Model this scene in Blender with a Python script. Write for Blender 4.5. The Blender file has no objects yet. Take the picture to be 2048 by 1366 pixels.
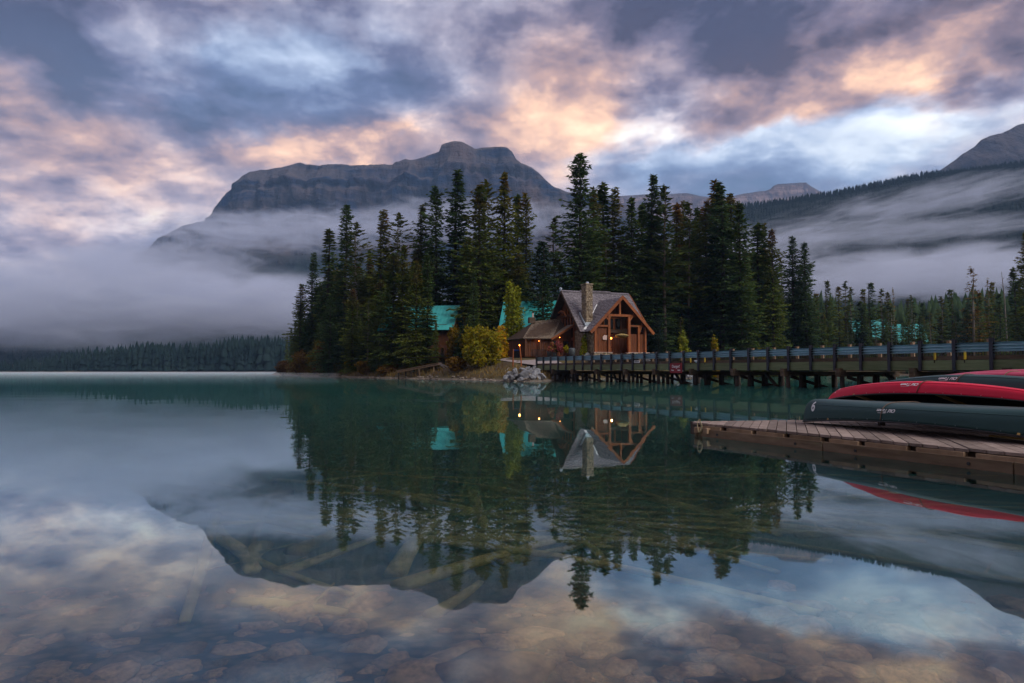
import bpy, math, random
import numpy as np
from mathutils import Vector, Matrix, noise as mnoise
random.seed(7); np.random.seed(7)
sc = bpy.context.scene
R = math.radians
# ------------------------------------------------------------------ camera
EYE = 1.2                      # eye height above the lake
FPX = 1365.0                   # focal length in pixels of the 2048 px frame
PITCH = math.atan(59.6/FPX)
cam_d = bpy.data.cameras.new('camera'); cam = bpy.data.objects.new('camera', cam_d)
sc.collection.objects.link(cam)
cam_d.sensor_width = 36.0; cam_d.lens = FPX/2048*36
cam_d.clip_start = .05; cam_d.clip_end = 30000
cam.location = (0, 0, EYE); cam.rotation_euler = (math.pi/2+PITCH, 0, 0)
sc.camera = cam
CP, SP = math.cos(PITCH), math.sin(PITCH)
def ray(px, py):
    v = 683-py
    return (px-1024)/FPX, CP - v/FPX*SP, SP + v/FPX*CP
def at(px, py, Y):             # point seen at px,py whose distance along +Y is Y
    x, y, z = ray(px, py); k = Y/y
    return Vector((x*k, Y, EYE+z*k))
def on_z(px, py, h=0.0):       # point seen at px,py lying at height h
    x, y, z = ray(px, py); k = (h-EYE)/z
    return Vector((x*k, y*k, h))
def azel(px, py):
    x, y, z = ray(px, py)
    return math.atan2(x, y), math.asin(z/math.sqrt(x*x+y*y+z*z))
# ------------------------------------------------------------------ node helper
class NT:
    def __init__(s, tree): s.t = tree; s.n = tree.nodes; s.l = tree.links
    def new(s, typ, **kw):
        n = s.n.new(typ)
        for k, v in kw.items(): setattr(n, k, v)
        return n
    def put(s, sock, v):
        if isinstance(v, bpy.types.NodeSocket): s.l.new(v, sock)
        elif v is not None:
            if sock.type == 'RGBA' and not isinstance(v, (int, float)) and len(v) == 3: v = (*v, 1)
            sock.default_value = v
    def m(s, op, a, b=None, c=None, clamp=False):
        n = s.new('ShaderNodeMath', operation=op, use_clamp=clamp)
        s.put(n.inputs[0], a)
        if b is not None: s.put(n.inputs[1], b)
        if c is not None: s.put(n.inputs[2], c)
        return n.outputs[0]
    def vm(s, op, a, b=None):
        n = s.new('ShaderNodeVectorMath', operation=op); s.put(n.inputs[0], a)
        if b is not None: s.put(n.inputs[1], b)
        return n.outputs['Value'] if op in ('LENGTH', 'DOT_PRODUCT', 'DISTANCE') else n.outputs[0]
    def mix(s, f, a, b, blend='MIX'):
        n = s.new('ShaderNodeMix', data_type='RGBA', blend_type=blend)
        s.put(n.inputs[0], f); s.put(n.inputs[6], a); s.put(n.inputs[7], b)
        return n.outputs[2]
    def noise(s, vec, scale, detail=4, rough=.55, dist=0, dim='3D'):
        n = s.new('ShaderNodeTexNoise', noise_dimensions=dim)
        if vec is not None: s.put(n.inputs['Vector'], vec)
        s.put(n.inputs['Scale'], scale); s.put(n.inputs['Detail'], detail); s.put(n.inputs['Roughness'], rough); s.put(n.inputs['Distortion'], dist)
        return n.outputs['Fac'], n.outputs['Color']
    def ramp(s, fac, stops, interp='LINEAR'):
        n = s.new('ShaderNodeValToRGB'); s.put(n.inputs[0], fac); cr = n.color_ramp; cr.interpolation = interp
        while len(cr.elements) < len(stops): cr.elements.new(.5)
        for e, (p, c) in zip(cr.elements, stops):
            e.position = p; e.color = (*c, 1) if not isinstance(c, (int, float)) else (c, c, c, 1)
        return n.outputs[0]
    def remap(s, v, a, b, c=0., d=1., smooth=False):
        n = s.new('ShaderNodeMapRange'); n.interpolation_type = 'SMOOTHSTEP' if smooth else 'LINEAR'; n.clamp = True
        for i, x in enumerate((v, a, b, c, d)): s.put(n.inputs[i], x)
        return n.outputs[0]
    def sep(s, v):
        n = s.new('ShaderNodeSeparateXYZ'); s.put(n.inputs[0], v); return n.outputs
    def comb(s, x, y, z):
        n = s.new('ShaderNodeCombineXYZ'); s.put(n.inputs[0], x); s.put(n.inputs[1], y); s.put(n.inputs[2], z); return n.outputs[0]
# ------------------------------------------------------------------ sky
SUN_EL, SUN_AZ = R(40), R(132)         # veiled sun behind the viewer's right shoulder
world = bpy.data.worlds.new('World'); sc.world = world; world.use_nodes = True
w = NT(world.node_tree); w.n.clear()
tc = w.new('ShaderNodeTexCoord'); D = tc.outputs['Generated']
x, y, z = w.sep(D)
az0 = w.m('ARCTAN2', x, y); el0 = w.m('ARCSINE', z)
# cloud deck coordinates: the deck is a plane overhead, so cloud shapes flatten towards the horizon
den = w.m('ADD', w.m('MAXIMUM', z, 0.0), .30)
cu = w.m('DIVIDE', x, den); cv = w.m('DIVIDE', y, den)
deck = w.comb(cu, cv, 0.0)
wn1, wc1 = w.noise(deck, 1.6, 6, .6)
wn2, wc2 = w.noise(w.vm('ADD', deck, (7.3, 2.1, 4.0)), 5.0, 5, .55, .2)
wx, wy, wz = w.sep(wc1); vx, vy, vz = w.sep(wc2)
az = w.m('ADD', az0, w.m('ADD', w.m('MULTIPLY', w.m('SUBTRACT', wx, .5), .26), w.m('MULTIPLY', w.m('SUBTRACT', vx, .5), .22)))
el = w.m('ADD', el0, w.m('ADD', w.m('MULTIPLY', w.m('SUBTRACT', wy, .5), .12), w.m('MULTIPLY', w.m('SUBTRACT', vy, .5), .12)))
def blobs(base, lst):
    acc = base
    for px, py, sx, sy, amp in lst:
        a0, e0 = azel(px, py); ka, ke = 1/(sx/FPX*math.cos(a0)), 1/(sy/FPX)
        u = w.m('MULTIPLY_ADD', az, ka, -a0*ka); v = w.m('MULTIPLY_ADD', el, ke, -e0*ke)
        q = w.m('MULTIPLY_ADD', u, u, w.m('MULTIPLY', v, v))
        g = w.m('EXPONENT', w.m('MULTIPLY', q, -.7))
        acc = w.m('MULTIPLY_ADD', g, amp*(1.22 if amp > 0 else .88), acc)
    return acc
fine, _ = w.noise(deck, 7.0, 9, .58, .15)
big, _ = w.noise(w.vm('ADD', deck, (3.7, 9.2, 1.0)), 2.2, 5, .55)
mid, _ = w.noise(w.vm('ADD', deck, (1.7, 4.2, 8.0)), 4.6, 8, .56, .25); mid = w.m('SUBTRACT', w.remap(mid, .33, .67, 0., 1., True), .5)
B = w.m('ADD', w.m('MULTIPLY_ADD', fine, 1.1, -.165), w.m('MULTIPLY', w.m('SUBTRACT', big, .5), .46))
B = w.m('MULTIPLY_ADD', mid, .34, B)
B = blobs(B, [(60, 80, 240, 70, -.30), (300, 150, 270, 45, -.13), (520, 135, 130, 45, .30), (230, 130, 60, 28, .10),
    (750, 165, 200, 80, -.17), (600, 235, 300, 45, -.10), (950, 70, 90, 80, .16), (1440, 100, 230, 105, -.36), (1490, 225, 110, 42, -.17),
    (1240, 15, 260, 40, -.20), (1170, 180, 110, 75, .15), (1310, 240, 100, 36, .42), (1490, 292, 170, 24, .34), (1830, 200, 120, 52, .42), (1600, 225, 80, 40, .15),
    (1800, 105, 170, 34, .20), (1770, 185, 70, 20, -.22), (1990, 190, 70, 70, -.20), (2010, 55, 120, 60, -.22), (1700, 40, 250, 40, -.15),
    (200, 330, 300, 70, -.07), (60, 275, 120, 30, .08), (370, 345, 90, 40, .16), (330, 415, 150, 40, .20), (40, 420, 120, 50, .12), (680, 308, 120, 24, .30),
    (870, 285, 70, 22, .18), (1690, 280, 110, 24, .12), (2010, 235, 90, 34, .25), (1400, 345, 170, 32, -.06), (150, 200, 200, 30, -.06), (200, 370, 120, 30, -.1)])
Wm = blobs(w.m('MULTIPLY_ADD', big, 1.0, -.12), [(120, 205, 200, 40, .50), (200, 340, 260, 60, .38), (680, 310, 150, 30, .95), (1150, 190, 140, 100, .55), (700, 170, 220, 70, -.35), (1480, 240, 190, 50, .9),
    (1810, 95, 200, 38, 1.15), (1980, 150, 110, 60, .6), (1080, 280, 130, 50, .45), (1700, 80, 200, 60, .4), (2000, 40, 150, 50, .25),
    (1830, 225, 190, 55, -.9), (1310, 240, 110, 50, -1.1), (1500, 295, 220, 40, -1.2), (1450, 60, 250, 60, -.05), (500, 130, 150, 60, -.3), (100, 90, 250, 60, -.1)])
Wm = w.m('MULTIPLY', Wm, 1.0, clamp=True)
cool = w.ramp(B, [(.0, (.030, .034, .068)), (.22, (.082, .092, .165)), (.45, (.225, .265, .375)), (.68, (.46, .52, .64)), (.95, (.86, .90, .93))])
warm = w.ramp(B, [(.0, (.052, .036, .050)), (.22, (.17, .118, .135)), (.45, (.41, .255, .21)), (.68, (.84, .51, .32)), (.95, (1.08, .85, .55))])
cloud = w.mix(Wm, cool, warm)
gap = blobs(w.m('MULTIPLY_ADD', wn1, .5, -.2), [(1420, 335, 230, 42, 1.1), (1660, 335, 240, 50, .95), (480, 140, 180, 60, .45), (90, 130, 180, 50, .25), (700, 180, 240, 80, .4), (1900, 290, 120, 30, .4)])
gap = w.m('MULTIPLY', gap, .9, clamp=True)
nish = w.new('ShaderNodeTexSky', sky_type='NISHITA'); nish.sun_disc = False
nish.sun_elevation = SUN_EL; nish.sun_rotation = SUN_AZ; nish.altitude = 1300; nish.air_density = 1.2; nish.dust_density = 1.0; nish.ozone_density = 2.5
clear = w.mix(1.0, nish.outputs[0], (.08, .08, .08), 'MULTIPLY')   # clear sky at strength 0.08
mixed = w.mix(w.m('MULTIPLY', gap, .42), cloud, clear)
bg = w.new('ShaderNodeBackground'); w.put(bg.inputs['Color'], mixed); bg.inputs['Strength'].default_value = .93
wo = w.new('ShaderNodeOutputWorld'); w.l.new(bg.outputs[0], wo.inputs['Surface'])
world.cycles.sampling_method = 'MANUAL'; world.cycles.sample_map_resolution = 512
# ------------------------------------------------------------------ sun behind cloud
sd = bpy.data.lights.new('sun', 'SUN'); sun = bpy.data.objects.new('sun', sd); sc.collection.objects.link(sun)
sd.energy = 1.5; sd.angle = R(40); sd.color = (1, .95, .90)
sdir = Vector((math.sin(SUN_AZ)*math.cos(SUN_EL), math.cos(SUN_AZ)*math.cos(SUN_EL), math.sin(SUN_EL)))
sun.rotation_euler = sdir.to_track_quat('Z', 'Y').to_euler(); sun.location = sdir*200
# ------------------------------------------------------------------ render settings
sc.view_settings.view_transform = 'Standard'; sc.view_settings.look = 'None'
sc.view_settings.exposure = 1.0; sc.view_settings.gamma = 1; sc.view_settings.use_curve_mapping = False
cy = sc.cycles
cy.use_denoising = True; cy.denoiser = 'OPENIMAGEDENOISE'; cy.denoising_input_passes = 'RGB_ALBEDO_NORMAL'
cy.use_adaptive_sampling = True; cy.adaptive_threshold = .012
cy.max_bounces = 10; cy.diffuse_bounces = 3; cy.glossy_bounces = 3; cy.transmission_bounces = 6; cy.transparent_max_bounces = 8; cy.volume_bounces = 2
cy.caustics_refractive = True; cy.caustics_reflective = False; cy.sample_clamp_indirect = 4
cy.volume_step_rate = 1.0; cy.volume_max_steps = 64
# ------------------------------------------------------------------ materials
MATS = {}
def mat(name):
    m = bpy.data.materials.new(name); m.use_nodes = True; t = NT(m.node_tree); t.n.clear()
    out = t.new('ShaderNodeOutputMaterial'); MATS[name] = m
    return m, t, out
def principled(t, out, col, rough=.8, metal=0, spec=.3, bump=None, bstr=.3, bdist=.02):
    p = t.new('ShaderNodeBsdfPrincipled'); t.put(p.inputs['Base Color'], col); t.put(p.inputs['Roughness'], rough)
    t.put(p.inputs['Metallic'], metal); t.put(p.inputs['Specular IOR Level'], spec)
    if bump is not None:
        b = t.new('ShaderNodeBump'); t.put(b.inputs['Height'], bump); b.inputs['Strength'].default_value = bstr; b.inputs['Distance'].default_value = bdist
        t.l.new(b.outputs[0], p.inputs['Normal'])
    t.l.new(p.outputs[0], out.inputs['Surface']); return p
def simple(name, c1, c2, scale=3., rough=.8, metal=0, spec=.3, stretch=(1, 1, 1), rnd=.25, detail=5, bstr=.25, bdist=.02, coord='Object', hue=.0):
    """two-tone noise material with a little variation from object to object"""
    m, t, out = mat(name)
    tcn = t.new('ShaderNodeTexCoord'); vec = t.vm('MULTIPLY', tcn.outputs[coord], stretch)
    oi = t.new('ShaderNodeObjectInfo')
    vec = t.vm('ADD', vec, t.comb(t.m('MULTIPLY', oi.outputs['Random'], 37.), t.m('MULTIPLY', oi.outputs['Random'], 11.), 0.))
    f, _ = t.noise(vec, scale, detail, .6)
    f2 = t.remap(f, .3, .7)
    col = t.mix(f2, c1, c2)
    k = t.m('MULTIPLY_ADD', oi.outputs['Random'], 2*rnd, 1-rnd)
    col = t.mix(1.0, col, t.comb(k, k, k), 'MULTIPLY')
    principled(t, out, col, rough, metal, spec, f, bstr, bdist)
    return m
# ------------------------------------------------------------------ mesh helpers
class MB:
    def __init__(s): s.v = []; s.f = []; s.mi = []
    def add(s, vs, fs, mi=0):
        b = len(s.v); s.v.extend([tuple(p) for p in vs]); s.f.extend([tuple(i+b for i in q) for q in fs]); s.mi.extend([mi]*len(fs)); return s
    def box(s, c, size, M=None, mi=0):
        hx, hy, hz = size[0]/2, size[1]/2, size[2]/2
        vs = [Vector((sx*hx, sy*hy, sz*hz)) for sz in (-1, 1) for sy in (-1, 1) for sx in (-1, 1)]
        if M is not None: vs = [M @ p for p in vs]
        c = Vector(c); vs = [p+c for p in vs]
        return s.add(vs, [(0, 2, 3, 1), (4, 5, 7, 6), (0, 1, 5, 4), (2, 6, 7, 3), (0, 4, 6, 2), (1, 3, 7, 5)], mi)
    def bar(s, p0, p1, wid, hei, up=(0, 0, 1), mi=0):
        """rectangular bar from p0 to p1: wid across, hei along 'up'"""
        p0, p1, up = Vector(p0), Vector(p1), Vector(up); d = (p1-p0)
        a = d.cross(up)
        if a.length < 1e-5: a = d.cross(Vector((1, 0, 0)))
        a.normalize(); b = a.cross(d).normalized()
        vs = [p+a*(sx*wid/2)+b*(sy*hei/2) for p in (p0, p1) for sx, sy in ((-1, -1), (1, -1), (1, 1), (-1, 1))]
        return s.add(vs, [(3, 2, 1, 0), (4, 5, 6, 7), (0, 1, 5, 4), (1, 2, 6, 5), (2, 3, 7, 6), (3, 0, 4, 7)], mi)
    def tube(s, pts, rad, n=8, caps=True, mi=0, squash=1.0):
        pts = [Vector(p) for p in pts]; k = len(pts)
        if isinstance(rad, (int, float)): rad = [rad]*k
        vs = []; ref = Vector((.137, .31, .94))
        for i, p in enumerate(pts):
            d = (pts[min(i+1, k-1)]-pts[max(i-1, 0)]).normalized()
            a = d.cross(ref)
            if a.length < .05: a = d.cross(Vector((1, 0, 0)))
            a.normalize(); b = d.cross(a)
            for j in range(n):
                t = 2*math.pi*j/n; vs.append(p+a*(math.cos(t)*rad[i])+b*(math.sin(t)*rad[i]*squash))
        fs = [(i*n+j, i*n+(j+1) % n, (i+1)*n+(j+1) % n, (i+1)*n+j) for i in range(k-1) for j in range(n)]
        if caps: fs += [tuple(range(n-1, -1, -1)), tuple(range((k-1)*n, k*n))]
        return s.add(vs, fs, mi)
    def lathe(s, c, prof, n=16, mi=0):
        vs = []; c = Vector(c)
        for r, z in prof:
            for j in range(n):
                t = 2*math.pi*j/n; vs.append(c+Vector((r*math.cos(t), r*math.sin(t), z)))
        k = len(prof)
        fs = [(i*n+j, i*n+(j+1) % n, (i+1)*n+(j+1) % n, (i+1)*n+j) for i in range(k-1) for j in range(n)]
        fs += [tuple(range(n-1, -1, -1)), tuple(range((k-1)*n, k*n))]
        return s.add(vs, fs, mi)
    def slab(s, poly, nrm, th, mi=0):
        """prism: polygon extruded by -nrm*th"""
        n = len(poly); nrm = Vector(nrm).normalized(); top = [Vector(p) for p in poly]; bot = [p-nrm*th for p in top]
        fs = [tuple(range(n)), tuple(range(2*n-1, n-1, -1))] + [(i, i+n, (i+1) % n+n, (i+1) % n) for i in range(n)]
        return s.add(top+bot, fs, mi)
    def rock(s, c, size, seed, sub=2, rot=0., mi=0, rough=.35):
        vs, fs = ico(sub); rs = np.random.RandomState(seed); off = Vector(rs.rand(3)*50)
        M = Matrix.Rotation(rot, 3, 'Z'); o = []
        pl = [Vector(rs.normal(size=3)).normalized() for _ in range(5)]
        for p in vs:
            q = Vector(p)
            for n_ in pl:
                dd = q.dot(n_)
                if dd > .62: q = q - n_*(dd-.62)*.85
            q = q*(1+rough*(mnoise.noise(q*1.3+off))+.12*mnoise.noise(q*3.5+off))
            o.append(M @ Vector((q.x*size[0], q.y*size[1], q.z*size[2]))+Vector(c))
        return s.add(o, fs, mi)
    def mesh(s, name, mats=(), smooth=False, origin=(0, 0, 0)):
        me = bpy.data.meshes.new(name)
        ox, oy, oz = origin
        me.from_pydata([(a-ox, b-oy, c-oz) for a, b, c in s.v], [], s.f)
        for m in mats: me.materials.append(MATS[m] if isinstance(m, str) else m)
        if len(mats) > 1: me.polygons.foreach_set('material_index', s.mi)
        if smooth: me.polygons.foreach_set('use_smooth', [True]*len(me.polygons))
        me.update(); return me
_ico = {}
def ico(sub):
    if sub in _ico: return _ico[sub]
    import bmesh
    b = bmesh.new(); bmesh.ops.create_icosphere(b, subdivisions=sub, radius=1)
    r = [tuple(v.co) for v in b.verts], [tuple(v.index for v in f.verts) for f in b.faces]; b.free(); _ico[sub] = r; return r
def link(name, data, parent=None, loc=(0, 0, 0), rot=(0, 0, 0), scale=None):
    o = bpy.data.objects.new(name, data); sc.collection.objects.link(o)
    o.location = loc; o.rotation_euler = rot
    if scale is not None: o.scale = scale if hasattr(scale, '__len__') else (scale,)*3
    if parent is not None: o.parent = parent
    return o
def tag(o, label=None, cat=None, group=None, kind=None):
    if label: o['label'] = label
    if cat: o['category'] = cat
    if group: o['group'] = group
    if kind: o['kind'] = kind
    return o
def thing(name, loc, label, cat, group=None, rz=0.):
    return tag(link(name, None, loc=loc, rot=(0, 0, rz)), label, cat, group)
def part(name, mb, mats, parent, origin=(0, 0, 0), smooth=False, kind=None, loc=(0, 0, 0), label=None):
    o = link(name, mb.mesh(name, mats if isinstance(mats, (list, tuple)) else [mats], smooth, origin), parent, loc)
    if kind: o['kind'] = kind
    if label: o['label'] = label
    return o
def np_mesh(name, V, F, mats, smooth=False):
    """V (n,3) array, F (m,4) or (m,3) int array"""
    me = bpy.data.meshes.new(name); V = np.asarray(V, np.float32); F = np.asarray(F, np.int32); k = F.shape[1]
    me.vertices.add(len(V)); me.vertices.foreach_set('co', V.ravel())
    me.loops.add(F.size); me.loops.foreach_set('vertex_index', F.ravel())
    me.polygons.add(len(F)); me.polygons.foreach_set('loop_start', np.arange(len(F), dtype=np.int32)*k)
    if smooth: me.polygons.foreach_set('use_smooth', np.ones(len(F), bool))
    for m in mats: me.materials.append(MATS[m])
    me.update(calc_edges=True); me.validate(); return me
# ================================================================== GROUND, WATER, MOUNTAINS, FOG
LAND = np.array([(-95, 270), (-53, 172), (-31, 131), (-18, 109), (-6.5, 94), (2, 77), (3.3, 77.5), (5.4, 87), (9.7, 97), (16.3, 103), (29.2, 112),
    (43.5, 150), (62.8, 180), (99, 200), (161, 215), (232, 230), (900, 260), (2600, 400), (4200, 800), (4200, 6200), (-4200, 6200), (-4200, 900), (-1000, 700),
    (-480, 620), (-250, 590), (-20, 560), (20, 420), (-30, 320)], float)
def land_sd(P):
    """signed distance to the shoreline, positive on land"""
    d = np.full(len(P), 1e9); inside = np.zeros(len(P), bool); n = len(LAND)
    for i in range(n):
        a, b = LAND[i], LAND[(i+1) % n]; e = b-a; wv = P-a
        t = np.clip((wv @ e)/(e @ e), 0, 1); d = np.minimum(d, np.hypot(*(wv-t[:, None]*e).T))
        c = (a[1] <= P[:, 1]) != (b[1] <= P[:, 1])
        xi = a[0]+(P[:, 1]-a[1])/(b[1]-a[1] if b[1] != a[1] else 1e-9)*e[0]
        inside ^= c & (P[:, 0] < xi)
    return np.where(inside, d, -d)
_gr = np.random.RandomState(3).rand(64, 64)
def vnoise(X, Y):
    i = np.floor(X).astype(int); j = np.floor(Y).astype(int); f = X-i; g = Y-j; f = f*f*(3-2*f); g = g*g*(3-2*g)
    a = _gr[i % 64, j % 64]; b = _gr[(i+1) % 64, j % 64]; c = _gr[i % 64, (j+1) % 64]; d = _gr[(i+1) % 64, (j+1) % 64]
    return (a*(1-f)+b*f)*(1-g)+(c*(1-f)+d*f)*g
def fbm(X, Y, o=4):
    s = 0; a = .5
    for k in range(o): s = s+a*(vnoise(X*2**k+13*k, Y*2**k+7*k)-.5); a *= .5
    return s
def ground_z(P):
    P = np.atleast_2d(np.asarray(P, float)); X, Y = P[:, 0], P[:, 1]
    sd = land_sd(P); r = np.hypot(X*.55, np.maximum(Y, 0))
    near = np.interp(r, [0, .8, 1.6, 2.4, 3.2, 4.2, 6, 9, 14, 25, 50, 90], [.25, .02, -.22, -.36, -.50, -.85, -1.5, -2.0, -2.7, -4.2, -7, -9])
    near = np.where(Y < 1.0, np.maximum(near, .25-.30*Y), near)
    near = near+.16*fbm(X*.9, Y*.9)*np.clip(r/3, .2, 1)
    shore = np.where(sd < 0, np.maximum(sd*.30, -9), 0)
    under = np.maximum(near, shore)
    rise = np.interp(sd, [0, .5, 2, 6, 14, 40, 200], [0, .32, .95, 1.8, 2.6, 3.0, 4.0])+np.clip(sd-200, 0, 1500)*.06
    land = rise+np.clip(sd/6, 0, 1)*.6*fbm(X*.12, Y*.12)+.35*np.clip(sd/2, 0, 1)*fbm(X*.7, Y*.7)
    # level ground round the lodge and the road that meets the bridge
    cab = np.exp(-(((X-9)/17)**2+((Y-106)/11)**2)**2); land = land*(1-cab)+3.35*cab
    return np.where(sd > 0, land, under)
def gz(x, y): return float(ground_z([(x, y)])[0])
# ---- materials of the setting
m, t, out = mat('ground')
geo = t.new('ShaderNodeNewGeometry'); pos = geo.outputs['Position']; gx, gy, gzz = t.sep(pos)
n1, _ = t.noise(pos, 2.2, 6, .6); n2, _ = t.noise(pos, 14, 4, .6); n3, _ = t.noise(pos, .25, 4, .5)
vor = t.new('ShaderNodeTexVoronoi'); t.put(vor.inputs['Vector'], pos); vor.inputs['Scale'].default_value = 11
cobb = t.ramp(vor.outputs['Color'], [(.1, (.06, .040, .021)), (.5, (.095, .062, .034)), (.9, (.135, .09, .05))])
cobb = t.mix(t.remap(vor.outputs['Distance'], .35, .7), cobb, (.035, .024, .014))
silt = t.mix(t.remap(gzz, -2.6, -6.0), t.mix(t.remap(n1, .35, .65), (.075, .068, .032), (.12, .105, .055)), (.30, .30, .22))
bed = t.mix(t.remap(gzz, -.75, -1.3), cobb, silt)
gravel = t.mix(t.remap(n2, .35, .65), (.08, .065, .05), (.20, .17, .14))
duff = t.mix(t.remap(n3, .4, .6), (.040, .030, .017), (.070, .065, .022)); duff = t.mix(t.remap(n2, .4, .7), duff, (.10, .06, .03))
land = t.mix(t.m('ADD', t.remap(gzz, .10, .32), t.m('MULTIPLY', t.m('SUBTRACT', n1, .5), .8), clamp=True), gravel, duff)
col = t.mix(t.remap(gzz, -.05, .05), bed, land)
principled(t, out, col, .9, spec=.2, bump=n2, bstr=.6, bdist=.03)
# ---- ground sheet: rings that widen with distance
rad = np.concatenate([np.linspace(.5, 16, 150), np.geomspace(16.3, 340, 190), np.geomspace(345, 6500, 40)])
ang = np.concatenate([np.linspace(-180, -52, 20)[:-1], np.linspace(-52, 52, 330), np.linspace(52, 180, 20)[1:]])*math.pi/180
A, Rr = np.meshgrid(ang, rad); X = np.clip(Rr*np.sin(A), -4380, 4380); Y = np.clip(Rr*np.cos(A), -880, 6280)
Z = ground_z(np.c_[X.ravel(), Y.ravel()])
na, nr = len(ang), len(rad)
idx = np.arange(na*nr).reshape(nr, na)
F = np.c_[idx[:-1, :-1].ravel(), idx[:-1, 1:].ravel(), idx[1:, 1:].ravel(), idx[1:, :-1].ravel()]
ground = link('ground', np_mesh('ground', np.c_[X.ravel(), Y.ravel(), Z], F, ['ground'], True)); ground['kind'] = 'structure'
# ---- water: a closed body with clear glassy surface and silty teal inside
m, t, out = mat('water')
geo = t.new('ShaderNodeNewGeometry'); pos = geo.outputs['Position']
b1, _ = t.noise(t.vm('MULTIPLY', pos, (.9, .35, 1)), 1.0, 3, .5, .3); b2, _ = t.noise(t.vm('MULTIPLY', pos, (.09, .28, 1)), 1.0, 2, .5)
bmp = t.new('ShaderNodeBump'); t.put(bmp.inputs['Height'], t.m('MULTIPLY_ADD', b2, 2.0, b1)); bmp.inputs['Strength'].default_value = .05; bmp.inputs['Distance'].default_value = .05
fr = t.new('ShaderNodeFresnel'); fr.inputs['IOR'].default_value = 1.33
gl = t.new('ShaderNodeBsdfGlossy'); gl.inputs['Roughness'].default_value = .012; t.put(gl.inputs['Color'], (.78, .94, 1.0)); t.l.new(bmp.outputs[0], gl.inputs['Normal'])
rf = t.new('ShaderNodeBsdfRefraction'); rf.inputs['Roughness'].default_value = 0; rf.inputs['IOR'].default_value = 1.33; t.put(rf.inputs['Color'], (1, 1, 1))
mx = t.new('ShaderNodeMixShader'); t.put(mx.inputs[0], t.m('MINIMUM', t.m('MULTIPLY_ADD', fr.outputs[0], 1.85, .0), .64))
t.l.new(rf.outputs[0], mx.inputs[1]); t.l.new(gl.outputs[0], mx.inputs[2]); t.l.new(mx.outputs[0], out.inputs['Surface'])
va = t.new('ShaderNodeVolumeAbsorption'); t.put(va.inputs['Color'], (.25, .74, .70)); va.inputs['Density'].default_value = .155
vs = t.new('ShaderNodeVolumeScatter'); t.put(vs.inputs['Color'], (.24, .90, .97)); vs.inputs['Density'].default_value = .11; vs.inputs['Anisotropy'].default_value = .3
ad = t.new('ShaderNodeAddShader'); t.l.new(va.outputs[0], ad.inputs[0]); t.l.new(vs.outputs[0], ad.inputs[1]); t.l.new(ad.outputs[0], out.inputs['Volume'])
mb = MB(); mb.box((0, 1900, -6.5), (6400, 3820, 13))
water = link('lake_water', mb.mesh('lake_water', ['water'])); water['kind'] = 'structure'
# ---- mountains
def mountain_mat(name, lo, hi, forest, tree_z0, tree_z1, strata=.018):
    m, t, out = mat(name)
    geo = t.new('ShaderNodeNewGeometry'); pos = geo.outputs['Position']; px, py_, pz = t.sep(pos)
    a, _ = t.noise(t.vm('MULTIPLY', pos, (.0028, .0028, strata)), 1.0, 7, .62, .2)
    b, _ = t.noise(t.vm('MULTIPLY', pos, (.03, .02, .008)), 1.0, 6, .62)
    c, _ = t.noise(pos, .0035, 4, .55)
    nx, ny, nz = t.sep(geo.outputs['Normal'])
    rock = t.mix(t.remap(a, .45, .56), lo, hi); rock = t.mix(t.m('MULTIPLY', t.remap(b, .46, .60), .75), rock, (.016, .022, .040))
    rock = t.mix(t.m('MULTIPLY', t.remap(c, .5, .66), .6), rock, (.15, .095, .07))
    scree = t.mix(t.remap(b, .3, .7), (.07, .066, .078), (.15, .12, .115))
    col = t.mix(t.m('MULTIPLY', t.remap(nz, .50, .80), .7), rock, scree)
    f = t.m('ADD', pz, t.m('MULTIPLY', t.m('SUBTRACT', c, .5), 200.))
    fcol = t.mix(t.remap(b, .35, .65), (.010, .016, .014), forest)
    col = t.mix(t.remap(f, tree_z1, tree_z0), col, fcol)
    principled(t, out, col, .95, spec=.1, bump=t.m('ADD', a, b), bstr=1.0, bdist=50)
mountain_mat('mesa_rock', (.008, .024, .070), (.088, .076, .086), (.022, .036, .030), 330, 470)  # rock tones also carry the blue haze and shade of the far cliffs
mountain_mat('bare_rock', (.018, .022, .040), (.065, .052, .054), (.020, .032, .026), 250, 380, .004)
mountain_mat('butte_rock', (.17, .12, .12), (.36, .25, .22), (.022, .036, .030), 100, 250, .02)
mountain_mat('wooded_slope', (.10, .09, .08), (.18, .15, .13), (.012, .022, .020), 900, 1300, .004)
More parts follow.
